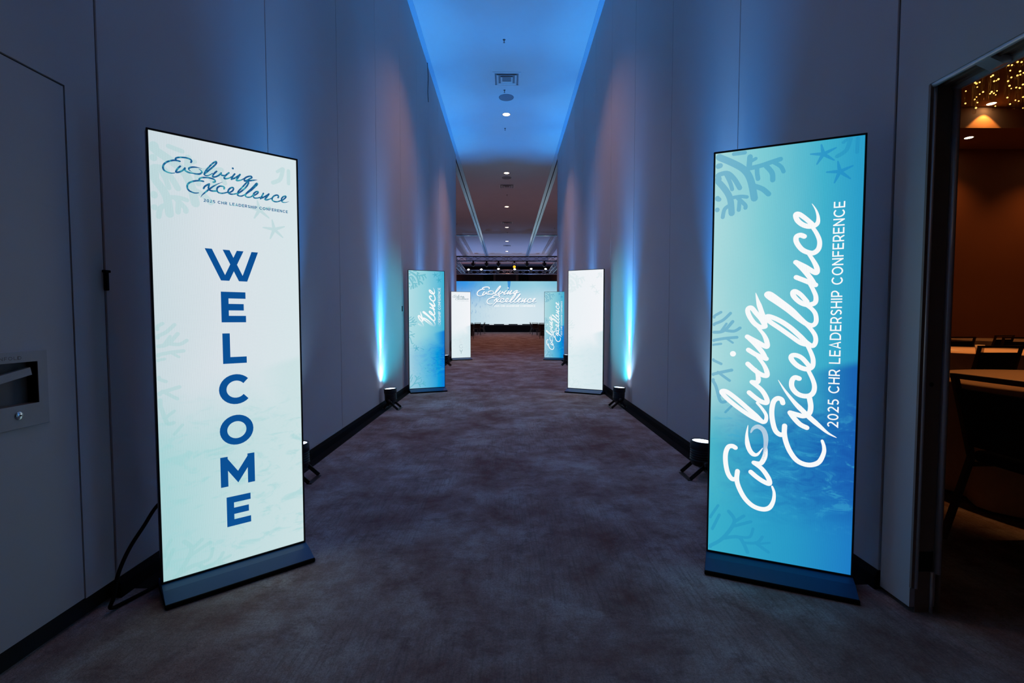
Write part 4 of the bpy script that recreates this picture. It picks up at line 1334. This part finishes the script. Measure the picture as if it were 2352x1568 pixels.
mb = MB(); mb.bbox(-0.95, 0.95, -0.5, 0.5, -0.06, 0.0, 0.01, 1); mb.build('canopy', M_chairmetal, root)
rnd = random.Random(11)
kx = CHY / 6.5
rods = []
for px, zb in ((6.06, 3.945), (6.165, 3.99), (6.185, 3.952), (6.205, 3.955), (6.235, 4.03), (6.287, 4.066), (6.375, 3.981), (6.40, 4.06), (6.43, 4.06), (6.455, 3.976), (6.47, 4.0), (6.60, 3.99), (6.62, 4.05), (6.655, 3.96),
               (6.73, 3.977), (6.75, 4.05), (6.78, 4.02), (6.83, 3.98), (6.86, 3.966), (6.90, 4.03), (6.95, 3.97)):
    x = px * kx - CHX
    if x > 0.93: continue
    rods.append((x, rnd.uniform(-0.30, 0.30), (zb - 1.16) * kx + 1.16 - H))
for x, y, z in rods:
    x += y * 0.98
    if abs(x) > 0.94: continue
    mb = MB()
    mb.tube([(x, y, -0.061), (x, y, z)], 0.027, 12)
    rod = mb.build('glass_rod', M_glass, root)
    zz = z + rnd.uniform(0.06, 0.15)
    mb = MB()
    for _ in range(4):
        if zz > -0.12: break
        t = bmesh.new()
        bmesh.ops.create_icosphere(t, subdivisions=2, radius=rnd.uniform(0.009, 0.016))
        mb.merge(t, Matrix.Translation((x + rnd.uniform(-.012, .012), y - 0.026, zz)))
        zz += rnd.uniform(0.20, 0.30)
    mb.build('glint_beads', M_spark, rod)
GS = 'recessed downlights in the side room'
downlight(11.93, 12.64, 5.83, SIDE_W * 0.5, 'recessed downlight in the dropped border of the side room ceiling', 110, GS, tone=(1.0, 0.36, 0.09))
downlight(11.67, 11.82, H, 42.0, 'recessed downlight close to the soffit, throwing the bright cone of the side room', 93, GS, 0.02, 0.25, (1.0, 0.40, 0.09))
downlight(5.9, 6.1, H, SIDE_W * 7.0, 'recessed downlight over the brightly lit table of the side room', 26, GS, tone=(1.0, 0.36, 0.09))
downlight(3.75, 3.05, H, SIDE_W * 2.6, 'recessed downlight over the nearest table of the side room', 25, GS, tone=(1.0, 0.36, 0.09))
downlight(8.3, 7.6, H, SIDE_W * 1.2, 'recessed downlight over the third row of the side room', 80, GS, tone=(1.0, 0.36, 0.09))
downlight(14.6, 12.3, 5.83, SIDE_W * 0.6, 'recessed downlight near the right corner of the side room border', 110, GS, tone=(1.0, 0.36, 0.09))

# coloured fill lamps without fittings, added out of sight in the hall, behind the partition ends; they colour its ceiling
for x, y, W, c in ((-4.6, 21.0, 130, (0.75, 0.42, 0.60)), (4.6, 21.0, 130, (0.75, 0.42, 0.60)), (-4.8, 36.5, 900, (0.24, 0.42, 1.0)), (4.8, 36.5, 900, (0.24, 0.42, 1.0)),
                   (-6.0, 42.0, 260, (1.0, 0.35, 0.22)), (6.0, 42.0, 260, (1.0, 0.35, 0.22))):
    ld = bpy.data.lights.new('hall_fill_added', 'SPOT')
    ld.energy = W; ld.spot_size = R(130); ld.spot_blend = 1.0; ld.color = c; ld.shadow_soft_size = 0.1
    lo = link(bpy.data.objects.new('hall_fill_added', ld))
    lo.location = (x, y, 0.4)
    lo.rotation_euler = (0, R(180 + (20 if x < 0 else -20)), 0)
